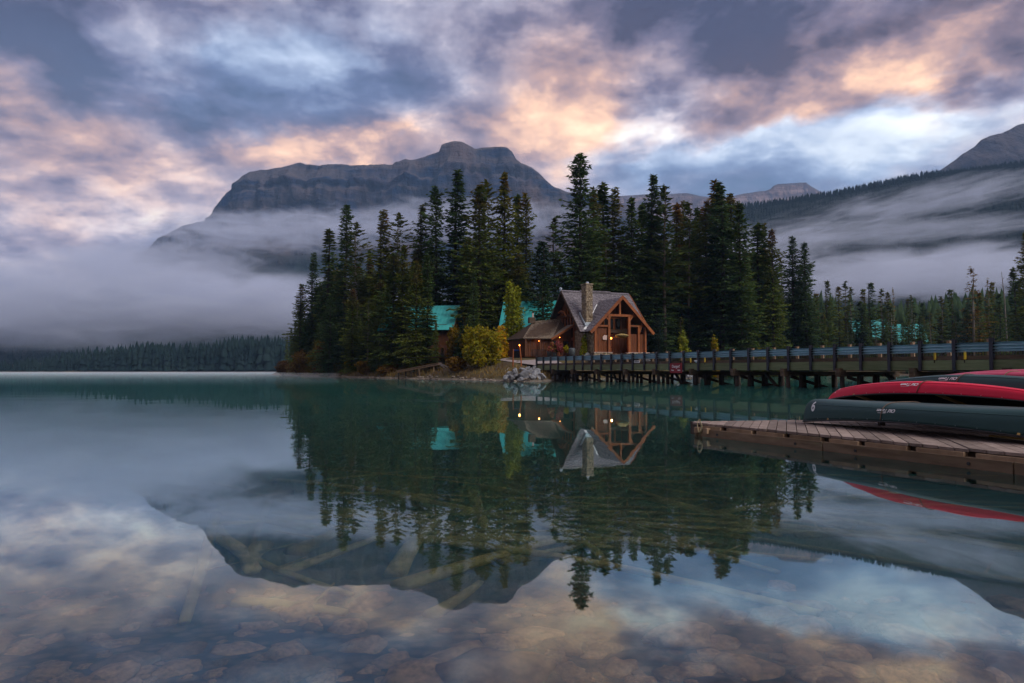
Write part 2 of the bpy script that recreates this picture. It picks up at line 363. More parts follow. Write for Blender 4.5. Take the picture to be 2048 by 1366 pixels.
def mountain(name, prof, Yr, Yf, Yb, shape, material, nu=260, nv=90, amp=60, x0=None, x1=None, curve=0., seed=0, rough=5):
    """ridge profile given by what is seen, laid at distance Yr; front face falls to Yf, back to Yb"""
    px = np.array([p[0] for p in prof], float); py = np.array([p[1] for p in prof], float)
    u = np.linspace(px[0], px[-1], nu)
    y = np.interp(u, px, py)
    jag = np.array([mnoise.fractal(Vector((q*.07+seed, seed*3.1, 0)), 1.0, 2.0, 5) for q in u]); y = y-jag*rough*.5
    yr = Yr+curve*((u-1024)/1024)
    rx = (u-1024)/FPX; v = (683-y)/FPX; ry = CP-v*SP; rz = SP+v*CP
    XR = rx/ry*yr; ZR = EYE+rz/ry*yr
    rows = []; fr_ = np.linspace(0, 1, nv)
    sy = [s_[0] for s_ in shape]; sz = [s_[1] for s_ in shape]
    for f in fr_:
        hz = np.interp(f, sy, sz); Yrow = Yf+(yr-Yf)*f; Zrow = -6+(ZR+6)*hz
        rows.append(np.c_[XR, Yrow, Zrow])
    V = np.array(rows)                                     # nv,nu,3
    for i in range(nv-1):
        k = min(1, i/8)*min(1, (nv-1-i)/5)
        for j in range(nu):
            p = V[i, j]
            q = Vector((p[0]*.0042, p[2]*.0022, seed*7.7))
            butt = abs(mnoise.noise(q*1.6))*1.6-.4+.55*(abs(mnoise.noise(q*4.3+Vector((5, 1, 2))))-.3)+.3*mnoise.noise(q*11)
            led = mnoise.noise(Vector((p[0]*.0009, p[2]*.028, seed)))
            V[i, j, 1] += amp*k*(butt+.8*led)
            V[i, j, 2] += amp*.18*k*mnoise.noise(q*5+Vector((9, 9, 9)))
    back = []
    for f in (.15, .4, .7, 1.0):
        back.append(np.c_[XR, yr+(Yb-yr)*f, ZR*(1-f)**1.3-6*f])
    V = np.concatenate([V, np.array(back)]); n_v = V.shape[0]
    idx = np.arange(n_v*nu).reshape(n_v, nu)
    F = np.c_[idx[:-1, :-1].ravel(), idx[:-1, 1:].ravel(), idx[1:, 1:].ravel(), idx[1:, :-1].ravel()]
    o = link(name, np_mesh(name, V.reshape(-1, 3), F, [material], False)); o['kind'] = 'structure'
    return o, V
mesa_prof = [(120, 640), (200, 580), (260, 525), (300, 495), (322, 478), (345, 461), (372, 450), (395, 444), (415, 441), (428, 424), (440, 407), (452, 386), (470, 374), (478, 360), (485, 351), (500, 343), (540, 338), (575, 332),
    (590, 327), (600, 325), (614, 329), (640, 331), (660, 328), (685, 328.5), (700, 331), (740, 329), (785, 329), (792, 323), (800, 322), (812, 318), (822, 320), (838, 317), (860, 309), (880, 303), (881, 291), (890, 286), (908, 282), (925, 284), (940, 292), (950, 297),
    (975, 295), (1000, 293), (1015, 295), (1024, 303), (1032, 318), (1042, 326), (1062, 334), (1078, 346), (1090, 358), (1105, 372), (1124, 380), (1150, 388), (1200, 396), (1280, 420), (1400, 470), (1500, 520)]
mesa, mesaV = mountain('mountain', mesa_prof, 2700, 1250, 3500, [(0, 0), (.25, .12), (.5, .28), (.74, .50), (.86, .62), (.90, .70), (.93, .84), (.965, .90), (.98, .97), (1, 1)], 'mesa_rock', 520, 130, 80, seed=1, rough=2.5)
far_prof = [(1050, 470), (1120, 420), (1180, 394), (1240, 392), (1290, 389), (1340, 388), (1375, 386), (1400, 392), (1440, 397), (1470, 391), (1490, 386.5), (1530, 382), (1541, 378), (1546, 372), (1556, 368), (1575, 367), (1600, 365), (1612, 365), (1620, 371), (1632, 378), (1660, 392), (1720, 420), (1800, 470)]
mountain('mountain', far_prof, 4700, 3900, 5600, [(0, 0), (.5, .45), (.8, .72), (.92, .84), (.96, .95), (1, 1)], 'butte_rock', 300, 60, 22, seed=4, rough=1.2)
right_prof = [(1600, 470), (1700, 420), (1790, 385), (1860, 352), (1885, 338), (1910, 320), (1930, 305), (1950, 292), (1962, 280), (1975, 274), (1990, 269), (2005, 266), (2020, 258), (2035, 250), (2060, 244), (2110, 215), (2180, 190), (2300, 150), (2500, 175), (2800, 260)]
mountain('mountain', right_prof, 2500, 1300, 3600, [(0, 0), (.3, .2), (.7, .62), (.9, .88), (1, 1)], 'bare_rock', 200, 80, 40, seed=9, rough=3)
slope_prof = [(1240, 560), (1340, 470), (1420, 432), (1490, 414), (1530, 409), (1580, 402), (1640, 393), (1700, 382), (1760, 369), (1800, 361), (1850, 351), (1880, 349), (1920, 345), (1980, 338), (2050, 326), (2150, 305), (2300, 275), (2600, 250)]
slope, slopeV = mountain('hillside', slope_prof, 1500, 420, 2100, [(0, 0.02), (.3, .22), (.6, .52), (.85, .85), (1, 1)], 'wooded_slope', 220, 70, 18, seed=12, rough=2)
left_prof = [(-700, 560), (-400, 600), (-200, 640), (-60, 672), (40, 694), (120, 706), (200, 716), (320, 722), (600, 728)]
hill, hillV = mountain('hillside', left_prof, 1150, 800, 1700, [(0, 0), (.5, .55), (1, 1)], 'wooded_slope', 80, 24, 10, seed=17, rough=1)
# ---- far woods: small trees joined into one mass each
def tiny_trees(name, pts, hs, mats, rs, layers=3, n=6):
    """pts (k,3) bases, hs heights -> one joined mesh of little ragged cones"""
    VV = []; FF = []; b = 0
    for p, h in zip(pts, hs):
        r0 = h*rs.uniform(.13, .19); ph = rs.rand()*6.28; lean = rs.normal(0, .012, 2)*h
        for L in range(layers):
            z0 = h*(.06+.86*L/layers); z1 = h*min(1, (L+1.75)/(layers+.35)) if L < layers-1 else h
            rr = r0*(1-.80*L/layers)
            a = ph+L+np.arange(n)*2*math.pi/n; q = rr*rs.uniform(.62, 1.3, n)
            ring = np.c_[p[0]+np.cos(a)*q+lean[0]*L, p[1]+np.sin(a)*q+lean[1]*L, p[2]+z0+rs.uniform(-.05, .04, n)*h]
            tip = np.array([[p[0]+lean[0]*layers, p[1]+lean[1]*layers, p[2]+z1]])
            VV.append(ring); VV.append(tip)
            FF += [(b+j, b+(j+1) % n, b+n) for j in range(n)]; b += n+1
    o = link(name, np_mesh(name, np.concatenate(VV), np.array(FF), mats)); o['kind'] = 'stuff'
    return o
simple('far_needles', (.005, .012, .014), (.014, .026, .024), .08, .95, spec=.05, bstr=0)
simple('near_needles', (.012, .026, .014), (.036, .056, .022), .4, .95, spec=.05, bstr=0)
rs = np.random.RandomState(5)
# wood along the far shore, tallest towards the right
pts = []; hs = []
for i in range(1500):
    X = rs.uniform(-520, -60); k = (X+520)/460; Yb = np.interp(X, [-520, -480, -250, -60], [628, 620, 590, 566])+4+abs(rs.normal(0, 1))*26
    prof = np.interp(X, [-520, -420, -380, -250, -120, -60], [4, 15, 23, 28, 35, 36])
    pts.append((X, Yb, .8+.02*max(0, Yb-600))); hs.append(prof*rs.uniform(.55, 1.12)*(.86+.30*float(vnoise(np.array([X*.06]), np.array([.5]))[0])))
tiny_trees('forest', pts, hs, ['far_needles'], rs, 4, 6)
o = sc.collection.objects['forest']; tag(o, None, None, None, 'stuff')
# woods on the hillside behind the right-hand forest and on the lake's far hills
def slope_wood(V, n, h, jmin=0, zmin=8, ridge=.25):
    nv_, nu_ = V.shape[0]-4, V.shape[1]; pts = []; hs = []
    for k in range(n):
        j = rs.randint(jmin, nu_-1); i = nv_-1-int(abs(rs.normal(0, .35))*nv_) if rs.rand() > ridge else nv_-1-rs.randint(0, 2)
        if i < 1: i = rs.randint(1, nv_-1)
        a, b2 = rs.rand(2); p = V[i, j]*(1-a)+V[i, j+1]*a; p = p*(1-b2*.9)+V[i-1, j]*b2*.9
        if p[2] < zmin: continue
        pts.append((p[0], p[1], p[2]-1)); hs.append(h*rs.uniform(.55, 1.15))
    return pts, hs
p_, h_ = slope_wood(slopeV, 8500, 13, ridge=.5); tiny_trees('forest', p_, h_, ['far_needles'], rs, 2, 5)
p_, h_ = slope_wood(hillV, 900, 20); tiny_trees('forest', p_, h_, ['far_needles'], rs, 2, 5)
pts = []; hs = []
for i in range(900):
    px = rs.uniform(1600, 2260); Y = rs.uniform(262, 345); X = (px-1024)/FPX*Y; pts.append((X, Y, max(.5, gz(X, Y)))); hs.append(rs.uniform(17, 30)*(.8+.4*float(vnoise(np.array([X*.07]), np.array([2.5]))[0])))
tiny_trees('forest', pts, hs, ['near_needles'], rs, 5, 7)
# ---- haze: the even air of the valley
m, t, out = mat('haze')
pv = t.new('ShaderNodeVolumePrincipled'); t.put(pv.inputs['Color'], (.40, .64, 1.0)); pv.inputs['Density'].default_value = .00008; pv.inputs['Anisotropy'].default_value = 0
t.l.new(pv.outputs[0], out.inputs['Volume'])
mb = MB(); mb.box((0, 2700, 800), (8800, 7200, 1630))
haze = link('haze', mb.mesh('haze', ['haze'])); haze['kind'] = 'stuff'
# ---- fog banks lying in the valley
def fog_bank(name, c, size, dens, nscale, lo, hi, rz=0., seed=0, col=(.80, .86, 1.0), tilt=0., detail=3, pw=1.0):
    m, t, out = mat(name)
    tcn = t.new('ShaderNodeTexCoord'); P = tcn.outputs['Object']
    r2 = t.vm('DOT_PRODUCT', P, P); fall = t.m('POWER', t.m('MAXIMUM', t.m('SUBTRACT', 1., r2), 0.), pw)
    n, _ = t.noise(t.vm('ADD', t.vm('MULTIPLY', P, nscale), (seed*3.7, seed*1.3, seed*5.1)), 1.5, detail, .62, .7)
    k = t.remap(t.m('MULTIPLY_ADD', fall, .50, t.m('MULTIPLY_ADD', n, 1.35, -.17)), lo, hi, smooth=True)
    d = t.m('MULTIPLY', t.m('MULTIPLY', k, t.m('MINIMUM', t.m('MULTIPLY', fall, 2.5), 1.)), dens)
    pv = t.new('ShaderNodeVolumePrincipled'); t.put(pv.inputs['Color'], col); t.put(pv.inputs['Density'], d); pv.inputs['Anisotropy'].default_value = .1
    t.l.new(pv.outputs[0], out.inputs['Volume'])
    vs, fs = ico(3); mb = MB().add([Vector(p)*1.02 for p in vs], fs)
    o = link('fog_bank', mb.mesh('fog_bank', [name]), None, c, (0, tilt, rz), size); o['kind'] = 'stuff'
    return o
def fog_px(name, px, py, Y, wpx, hpx, depth, *a, **k):
    c = at(px, py, Y); s = Y/FPX
    return fog_bank(name, c, (wpx*s, depth, hpx*s), *a, **k)
fog_px('fog_a', 60, 600, 960, 720, 122, 190, .013, (3, 1.5, 1.8), .58, .95, seed=1, detail=4)
fog_px('fog_b', 560, 462, 1250, 400, 50, 150, .012, (4.5, 1.5, 2.0), .68, 1.0, seed=2, detail=5)
fog_px('fog_c', 930, 440, 1300, 400, 50, 150, .009, (4.5, 1.5, 2.0), .68, 1.02, seed=3, detail=5)
fog_px('fog_d', 560, 615, 1000, 420, 76, 170, .012, (3, 1.5, 1.8), .58, .95, seed=4, detail=4)
fog_px('fog_e', 1840, 405, 1000, 470, 40, 150, .008, (4.0, 1.5, 3.0), .74, 1.05, seed=5, tilt=R(-9), detail=5)
fog_px('fog_f', 1780, 464, 860, 430, 15, 120, .013, (4, 1.5, 1.8), .62, 1.0, seed=6, tilt=R(-2.5), detail=5)
fog_px('fog_g', 1850, 550, 520, 440, 60, 110, .018, (3, 1.5, 1.8), .58, .92, seed=7, tilt=R(-2), detail=4)
fog_px('fog_h', 1470, 510, 640, 260, 52, 120, .008, (3, 1.5, 1.8), .58, .95, seed=8, detail=4)
fog_px('fog_i', 330, 530, 1250, 250, 60, 140, .010, (3, 1.5, 1.8), .56, .95, seed=9, detail=5)
# thin morning mist lying on the far water
m, t, out = mat('mist')
pv = t.new('ShaderNodeVolumePrincipled'); t.put(pv.inputs['Color'], (.90, .96, 1.0)); pv.inputs['Density'].default_value = .0026
t.l.new(pv.outputs[0], out.inputs['Volume'])
mb = MB(); mb.add([(-560, 575, 0.01), (-30, 560, .01), (-58, 240, .01), (-26, 100, .01), (-70, 95, .01), (-300, 150, .01), (-560, 575, .9), (-30, 560, .9), (-58, 240, .9), (-26, 100, .9), (-70, 95, .9), (-300, 150, .9)],
    [(0, 1, 2, 3, 4, 5), (11, 10, 9, 8, 7, 6)]+[(i+6, (i+1) % 6+6, (i+1) % 6, i) for i in range(6)])
o = link('mist', mb.mesh('mist', ['mist'])); o['kind'] = 'stuff'
# ================================================================== TREES AND BUSHES
def leaf_mat(name, c1, c2, c3=None, top=None, trans=.35, scale=.35):
    """foliage: clump-to-clump and tree-to-tree variation, rusty cones at the very top where asked"""
    m, t, out = mat(name)
    tcn = t.new('ShaderNodeTexCoord'); oi = t.new('ShaderNodeObjectInfo'); r = oi.outputs['Random']
    geo = t.new('ShaderNodeNewGeometry')
    P = t.vm('ADD', tcn.outputs['Object'], t.comb(t.m('MULTIPLY', r, 91.), t.m('MULTIPLY', r, 37.), 0.))
    f, _ = t.noise(P, scale, 4, .6); g, _ = t.noise(P, 3.2, 2, .6)
    col = t.mix(t.remap(t.m('ADD', t.m('MULTIPLY', f, .6), t.m('MULTIPLY', g, .4)), .38, .62), c1, c2)
    if c3 is not None: col = t.mix(t.m('MULTIPLY', t.remap(t.m('ADD', g, t.m('MULTIPLY', r, .22)), .58, .72), .9), col, c3)
    if top is not None:
        gz_ = t.sep(tcn.outputs['Generated'])[2]
        col = t.mix(t.m('MULTIPLY', t.m('MULTIPLY', t.remap(gz_, .74, .95), t.remap(f, .40, .58)), t.remap(r, .35, .7)), col, top)
    k = t.m('MULTIPLY_ADD', r, .5, .75); col = t.mix(1., col, t.comb(k, k, t.m('MULTIPLY_ADD', r, -.2, .9)), 'MULTIPLY')
    d = t.new('ShaderNodeBsdfDiffuse'); t.put(d.inputs['Color'], col)
    tr = t.new('ShaderNodeBsdfTranslucent'); t.put(tr.inputs['Color'], col)
    mx = t.new('ShaderNodeMixShader'); mx.inputs[0].default_value = trans
    t.l.new(d.outputs[0], mx.inputs[1]); t.l.new(tr.outputs[0], mx.inputs[2]); t.l.new(mx.outputs[0], out.inputs['Surface'])
leaf_mat('spruce_needles', (.038, .082, .028), (.10, .150, .044), (.12, .118, .034), (.13, .065, .028))
leaf_mat('pine_needles', (.040, .066, .020), (.098, .125, .034), (.10, .085, .028))
leaf_mat('blue_needles', (.016, .034, .024), (.050, .080, .050))
leaf_mat('yellow_leaves', (.17, .18, .014), (.42, .34, .022), (.48, .20, .014), trans=.4, scale=.5)
leaf_mat('lime_leaves', (.12, .16, .018), (.29, .32, .036), (.26, .20, .02), trans=.4, scale=.5)
leaf_mat('rust_leaves', (.085, .048, .018), (.18, .085, .024), (.19, .12, .022), trans=.3, scale=.5)
leaf_mat('olive_leaves', (.050, .058, .016), (.13, .12, .022), (.16, .09, .016), trans=.35, scale=.5)
leaf_mat('red_leaves', (.22, .04, .05), (.42, .11, .10), (.30, .22, .05), trans=.35, scale=1.5)
simple('bark', (.035, .026, .020), (.10, .078, .062), 3, .9, spec=.1, stretch=(1, 1, .15))
simple('pale_bark', (.10, .085, .072), (.26, .23, .20), 3, .9, spec=.1, stretch=(1, 1, .15))
def crown_mesh(name, H, rmax, z0, seed, matname, step=.38, per=7, droop=.35, prof=None, gap=.0, spray=.37, pine=False, up=.1):
    """conifer crown: whorls of drooping limbs, every limb carrying small needle sprays"""
    rs = np.random.RandomState(seed); Q = []; limbs = MB(); z = z0*H
    wob = rs.rand(4)*6.28
    while z < H*.985:
        f = min(.999, max(0., (z/H-z0)/(1-z0))); base = rmax*(prof(f) if prof else (1-f)**.66*(.70+.30*min(1, f*5)))
        base *= 1+.16*math.sin(f*17+wob[0])+.12*math.sin(f*41+wob[1])
        nb = max(3, int(per*(1-.35*f))); a0 = rs.rand()*6.28
        for b in range(nb):
            if rs.rand() < gap: continue
            a = a0+b*6.283/nb+rs.normal(0, .25); L = max(.05*rmax, base*rs.uniform(.55, 1.22)*(1+.25*math.sin(a*2+wob[2]+f*6)))
            el = up+(.55*f**2)-droop*(1-f)*rs.uniform(.5, 1.4); zz = z+rs.normal(0, step*.35)
            d = np.array([math.cos(a), math.sin(a), 0]); sd_ = np.array([-d[1], d[0], 0])
            npt = max(2, int(L/(spray*.62))); ts = (np.arange(npt)+.6)/npt
            cx = ts*L; czz = zz+math.tan(el)*cx-.05*cx*cx*(1-f)+.10*L*ts**3
            if pine: sel = ts > .25
            else: sel = ts > .10
            for tq, r_, h_ in zip(ts[sel], cx[sel], czz[sel]):
                wdt = (.40*L*(1-tq)**.7+.22)*(1.0 if not pine else .75)
                for sgn in (-1, 0, 1):
                    if sgn and rs.rand() < .12: continue
                    o = sgn*wdt*rs.uniform(.35, 1.0); c = d*(r_+rs.normal(0, .05))+sd_*o
                    c = np.array([c[0], c[1], h_-abs(o)*.22+rs.normal(0, .05)])
                    dirv = d*rs.uniform(.5, 1)+sd_*sgn*rs.uniform(.3, .9); dirv[2] = rs.normal(-.18 if not pine else .25, .28); dirv /= np.linalg.norm(dirv)
                    sid = np.cross(dirv, [0, 0, 1.]); sid /= np.linalg.norm(sid)+1e-6; roll = rs.normal(0, .55)
                    sid = sid*math.cos(roll)+np.cross(dirv, sid)*math.sin(roll)
                    l_ = spray*rs.uniform(.8, 1.5); w_ = spray*rs.uniform(.28, .48)
                    Q.append((c-dirv*l_*.45, c+sid*w_, c+dirv*l_*.75, c-sid*w_))
            if L > .5: limbs.tube([(d[0]*.05, d[1]*.05, zz), (d[0]*L*.5, d[1]*L*.5, float(np.interp(.5, ts, czz))), (d[0]*L*.9, d[1]*L*.9, float(czz[-1]))], [.045, .03, .01], 3, False)
        z += step*rs.uniform(.75, 1.25)*(1.0 if f < .85 else .7)
    for k in range(22):                                  # leader
        c = np.array([rs.normal(0, .03), rs.normal(0, .03), H*(.955+.045*k/22)]); a = rs.rand()*6.28; s_ = spray*.62*(1.1-k/22)
        Q.append((c, c+[math.cos(a)*s_, math.sin(a)*s_, s_*.3], c+[0, 0, s_*1.5], c-[math.cos(a)*s_, math.sin(a)*s_, -s_*.3]))
    V = np.array(Q).reshape(-1, 3); F = np.arange(len(V)).reshape(-1, 4)
    return np_mesh(name, V, F, [matname]), limbs
def trunk_mesh(name, H, r, limbs, seed, m='bark'):
    rs = np.random.RandomState(seed); mb = MB(); k = 9
    wob = np.cumsum(rs.normal(0, .05, (k, 2)), 0); wob[0] = 0
    mb.tube([(wob[i, 0], wob[i, 1], -.8+(H*.98+.8)*i/(k-1)) for i in range(k)], [r*(1.25 if i == 0 else 1)*(1-i/(k-1))**.8+.02 for i in range(k)], 8)
    mb.add(limbs.v, limbs.f)
    return mb.mesh(name, [m], True)
KINDS = {}
def kind(key, H, rmax, z0, seed, leaf, r, bark='bark', **kw):
    c, l = crown_mesh('crown', H, rmax, z0, seed, leaf, **kw); KINDS[key] = (H, c, trunk_mesh('trunk', H, r, l, seed+50, bark))
narrow = lambda f: (1-f)**.62*(.72+.28*min(1, f*4))
column = lambda f: (1-f)**.55*(.75+.25*min(1, f*4))
club = lambda f: (1-f)**.60*(.70+.30*min(1, f*2.2))*(.9+.18*math.exp(-((f-.80)/.1)**2))
kind('spruce_a', 30, 3.6, .03, 11, 'spruce_needles', .34)
kind('spruce_b', 30, 3.1, .05, 12, 'spruce_needles', .32, prof=narrow, droop=.5)
kind('spruce_c', 30, 4.3, .02, 13, 'spruce_needles', .38, droop=.45, per=7)
kind('spruce_d', 30, 2.7, .06, 14, 'spruce_needles', .30, prof=column, droop=.55, gap=.08)
kind('spruce_e', 30, 3.2, .10, 15, 'spruce_needles', .30, prof=club, droop=.5, gap=.12)
kind('pine_a', 30, 2.7, .30, 16, 'pine_needles', .24, 'pale_bark', prof=column, pine=True, gap=.22, droop=.15, up=.15, step=.55, spray=.42)
kind('pine_b', 30, 2.2, .36, 17, 'pine_needles', .20, 'bark', prof=column, pine=True, gap=.30, droop=.1, up=.2, step=.6, spray=.42)
kind('fir_young', 12, 2.3, .0, 18, 'blue_needles', .16, step=.34, per=8, droop=.35, spray=.27)
kind('spruce_thin', 24, 1.3, .08, 19, 'spruce_needles', .20, prof=column, droop=.6, gap=.12, step=.4)
kind('spruce_far', 20, 2.0, .05, 20, 'spruce_needles', .2, step=.5, spray=.42, per=5, droop=.45, gap=.08)
kind('pine_far', 20, 1.7, .30, 21, 'pine_needles', .18, 'pale_bark', prof=column, pine=True, gap=.25, step=.6, spray=.45, per=5)
kind('larch_bare', 20, 1.9, .12, 22, 'rust_leaves', .18, 'pale_bark', gap=.35, step=.6, spray=.25, per=5)
def tree(key, p, h, label, name=None, group='conifers of the wooded point', wide=1., cat='tree', lean=None):
    H, c, tr = KINDS[key]; k = h/H
    nm = name or ('pine_tree' if 'pine' in key else 'fir_tree' if 'fir' in key else 'spruce_tree')
    o = thing(nm, p, label, cat, group, random.random()*6.28)
    wide *= 1.30 if h > 17 else 1.05; o.scale = (k*wide, k*wide, k)
    if lean: o.rotation_euler[0] = lean[0]; o.rotation_euler[1] = lean[1]
    link('trunk', tr, o); link('crown', c, o)
    return o
def tree_px(key, px, py, Y, label, **kw):
    """tree whose tip is seen at px,py and that stands at distance Y"""
    tip = at(px, py, Y); zb = max(.2, gz(tip.x, Y)) if gz(tip.x, Y) > -.5 else .2
    return tree(key, (tip.x, Y, zb-.15), tip.z-zb+.15, label, **kw)
ORD = ['tallest', 'second tallest', 'third tallest', 'fourth tallest', 'fifth tallest', 'sixth tallest', 'seventh tallest', 'eighth tallest', 'ninth tallest', 'tenth tallest', 'eleventh tallest', 'twelfth tallest', 'thirteenth tallest', 'fourteenth tallest', 'shortest']
def rank_labels(items, marks, template, words=ORD):
    """items (object, px, size); marks (px, phrase): name each by the landmark it is next to, the side, and its rank there"""
    bk_ = {}
    for o, px, s in items:
        m_ = min(marks, key=lambda q: abs(q[0]-px)); bk_.setdefault((m_[1], 'left' if px < m_[0] else 'right'), []).append((-s, px, o))
    for (ph, side), l in bk_.items():
        for i, (s, px, o) in enumerate(sorted(l, key=lambda q: q[:2])): o['label'] = template.format(rank=words[min(i, len(words)-1)], side=side, mark=ph)
HERO = [  # kind, tip px, tip py, distance, width, label
 ('spruce_b', 603, 567, 186, 1.25, 'bushy spruce forming the left edge of the wooded point'),
 ('spruce_d', 628, 504, 182, 1.0, 'slim spruce just right of the leftmost bushy spruce on the point'),
 ('spruce_thin', 659, 455, 170, 1.5, 'spruce with a broken twisted top in the left part of the wooded point'),
 ('spruce_e', 693.5, 407, 160, 1.05, 'tall rusty topped spruce, tallest in the left third of the wooded point'),
 ('pine_a', 714, 444, 152, 1.25, 'green pine leaning on the right side of the tall rusty topped spruce'),
 ('spruce_thin', 738.5, 497, 185, .9, 'thin short spire standing in the gap left of the twin green spruces'),
 ('spruce_d', 767, 418, 146, 1.1, 'left one of the twin green spruces standing clear against the fog'),
 ('pine_a', 799, 425, 142, 1.3, 'right one of the twin green spruces, feathery, standing clear against the fog'),
 ('spruce_b', 845, 407, 140, 1.0, 'spruce with a pointed green tip left of the two rusty spires'),
 ('spruce_e', 871, 370, 136, .95, 'rusty spired spruce left of the tallest spruce on the left half'),
 ('spruce_b', 916, 337, 138, 1.15, 'tallest spruce left of the lodge, its tip crossing the mountain face'),
 ('spruce_c', 960, 366, 126, 1.0, 'broad dark spruce filling the middle of the point behind the yellow bush'),
 ('pine_a', 973, 358, 132, 1.1, 'pine whose tip sits right beside the broad dark spruce in the middle'),
 ('spruce_a', 1009, 340, 132, .9, 'neat pointed spruce right of the broad dark spruce, above the aspen'),
 ('spruce_thin', 1035, 386, 140, 1.2, 'thin spire between the neat pointed spruce and the open gap'),
 ('spruce_e', 1050.5, 383, 136, .85, 'rusty spire at the left edge of the open gap above the green roof'),
 ('fir_young', 1084, 482, 122, 1.0, 'pale young fir standing in the open gap left of the lodge'),
 ('pine_b', 1109, 432, 134, 1.3, 'sparse pine at the right side of the gap, close to the giant spruce'),
 ('spruce_c', 1159, 303, 128, .92, 'giant spruce behind the lodge chimney, tallest tree of all'),
 ('spruce_b', 1186, 372, 136, .9, 'dark spruce hugging the right flank of the giant spruce'),
 ('spruce_thin', 1205, 362, 140, 1.4, 'slim spruce with a bare tip behind the ridge of the lodge'),
 ('spruce_d', 1230, 373, 138, .95, 'sparse spired spruce above the porch gable of the lodge'),
 ('spruce_a', 1263, 391, 134, .95, 'round shouldered spruce above the right end of the lodge roof'),
 ('spruce_thin', 1285, 403, 142, 1.3, 'small spire squeezed left of the high spruce right of the lodge'),
 ('spruce_b', 1307, 347, 136, 1.1, 'high dense spruce just right of the lodge, second tallest there'),
 ('pine_b', 1327.6, 367, 132, 1.3, 'feathery open pine touching the high spruce right of the lodge'),
 ('spruce_thin', 1354, 403, 146, 1.2, 'first of three thin spires in the middle of the right-hand wood'),
 ('spruce_d', 1366, 400, 150, .8, 'second of three thin spires in the middle of the right-hand wood'),
 ('pine_b', 1376, 400, 138, 1.2, 'third of three thin spires, a pine with a long bare trunk'),
 ('spruce_b', 1395, 413, 148, 1.1, 'blunt topped spruce between the thin spires and the paired tall spruces'),
 ('spruce_e', 1412.5, 400, 142, 1.0, 'rusty spruce on the left side of the paired tall spruces'),
 ('spruce_b', 1430, 358, 140, 1.05, 'left of the paired tall spruces over the middle of the bridge'),
 ('spruce_b', 1439, 362, 136, 1.1, 'right of the paired tall spruces over the middle of the bridge'),
 ('spruce_e', 1460, 384, 142, 1.0, 'rusty spruce right of the paired tall spruces'),
 ('spruce_a', 1478.6, 399, 136, 1.0, 'wide rusty tipped spruce closing the tall right-hand wood'),
 ('spruce_thin', 1516, 443, 156, 1.6, 'left one of the trio of spruces past the tall wood'),
 ('spruce_b', 1528, 444, 160, .8, 'middle one of the trio of spruces past the tall wood'),
 ('spruce_a', 1543, 455, 154, .9, 'right one of the trio of spruces past the tall wood, widest of them'),
 ('spruce_b', 1584, 471, 168, 1.0, 'dense dark spruce standing apart left of its lighter neighbour over the fog'),
 ('spruce_a', 1608, 482, 166, 1.0, 'spruce with level boughs at the right end of the tall wood'),
]
for k_, px, py, Y, wd, lab in HERO: tree_px(k_, px, py, Y, lab, wide=wd)
# filling trees between and below the tall ones
rs = np.random.RandomState(21)
FILL = 'dark conifer crowded among the taller trees of the wooded point'
FI = []
for i in range(122):
    px = rs.uniform(600, 1610) if i < 92 else rs.uniform(598, 770)
    if 1046 < px < 1105: continue
    if 868 < px < 912 or 1700 < px: continue
    top = np.interp(px, [600, 660, 760, 900, 1060, 1130, 1300, 1480, 1610], [600, 530, 500, 460, 500, 470, 450, 470, 530])+rs.uniform(0, 70)
    Y = np.interp(px, [600, 700, 800, 930, 1060, 1120, 1320, 1420, 1500, 1620], [192, 158, 140, 128, 128, 126, 128, 165, 192, 205])+rs.uniform(0, 24)
    o = tree_px(rs.choice(['spruce_a', 'spruce_b', 'spruce_d', 'pine_a', 'spruce_c']), px, top, Y, FILL, group='filling conifers of the wooded point', wide=rs.uniform(.95, 1.35)); FI.append((o, px, 900-top))
rank_labels(FI, [(603, 'the bushy spruce at the left edge'), (659, 'the broken topped spruce'), (693, 'the rusty topped spruce'), (738, 'the thin short spire'), (767, 'the left twin green spruce'), (799, 'the right twin green spruce'), (845, 'the green pointed spruce'), (871, 'the rusty spire'), (916, 'the tallest left-hand spruce'), (960, 'the broad dark spruce'), (1009, 'the neat pointed spruce'), (1035, 'the spire by the gap'),
    (1159, 'the giant spruce'), (1205, 'the bare tipped spruce'), (1230, 'the spruce above the porch'), (1263, 'the round shouldered spruce'), (1307, 'the high dense spruce'), (1327, 'the feathery open pine'), (1366, 'the three thin spires'), (1395, 'the blunt topped spruce'), (1435, 'the paired tall spruces'), (1478, 'the wide rusty tipped spruce'), (1528, 'the trio of spruces'), (1584, 'the dense spruce standing apart'), (1608, 'the spruce with level boughs')],
    '{rank} dark conifer {side} of {mark}')
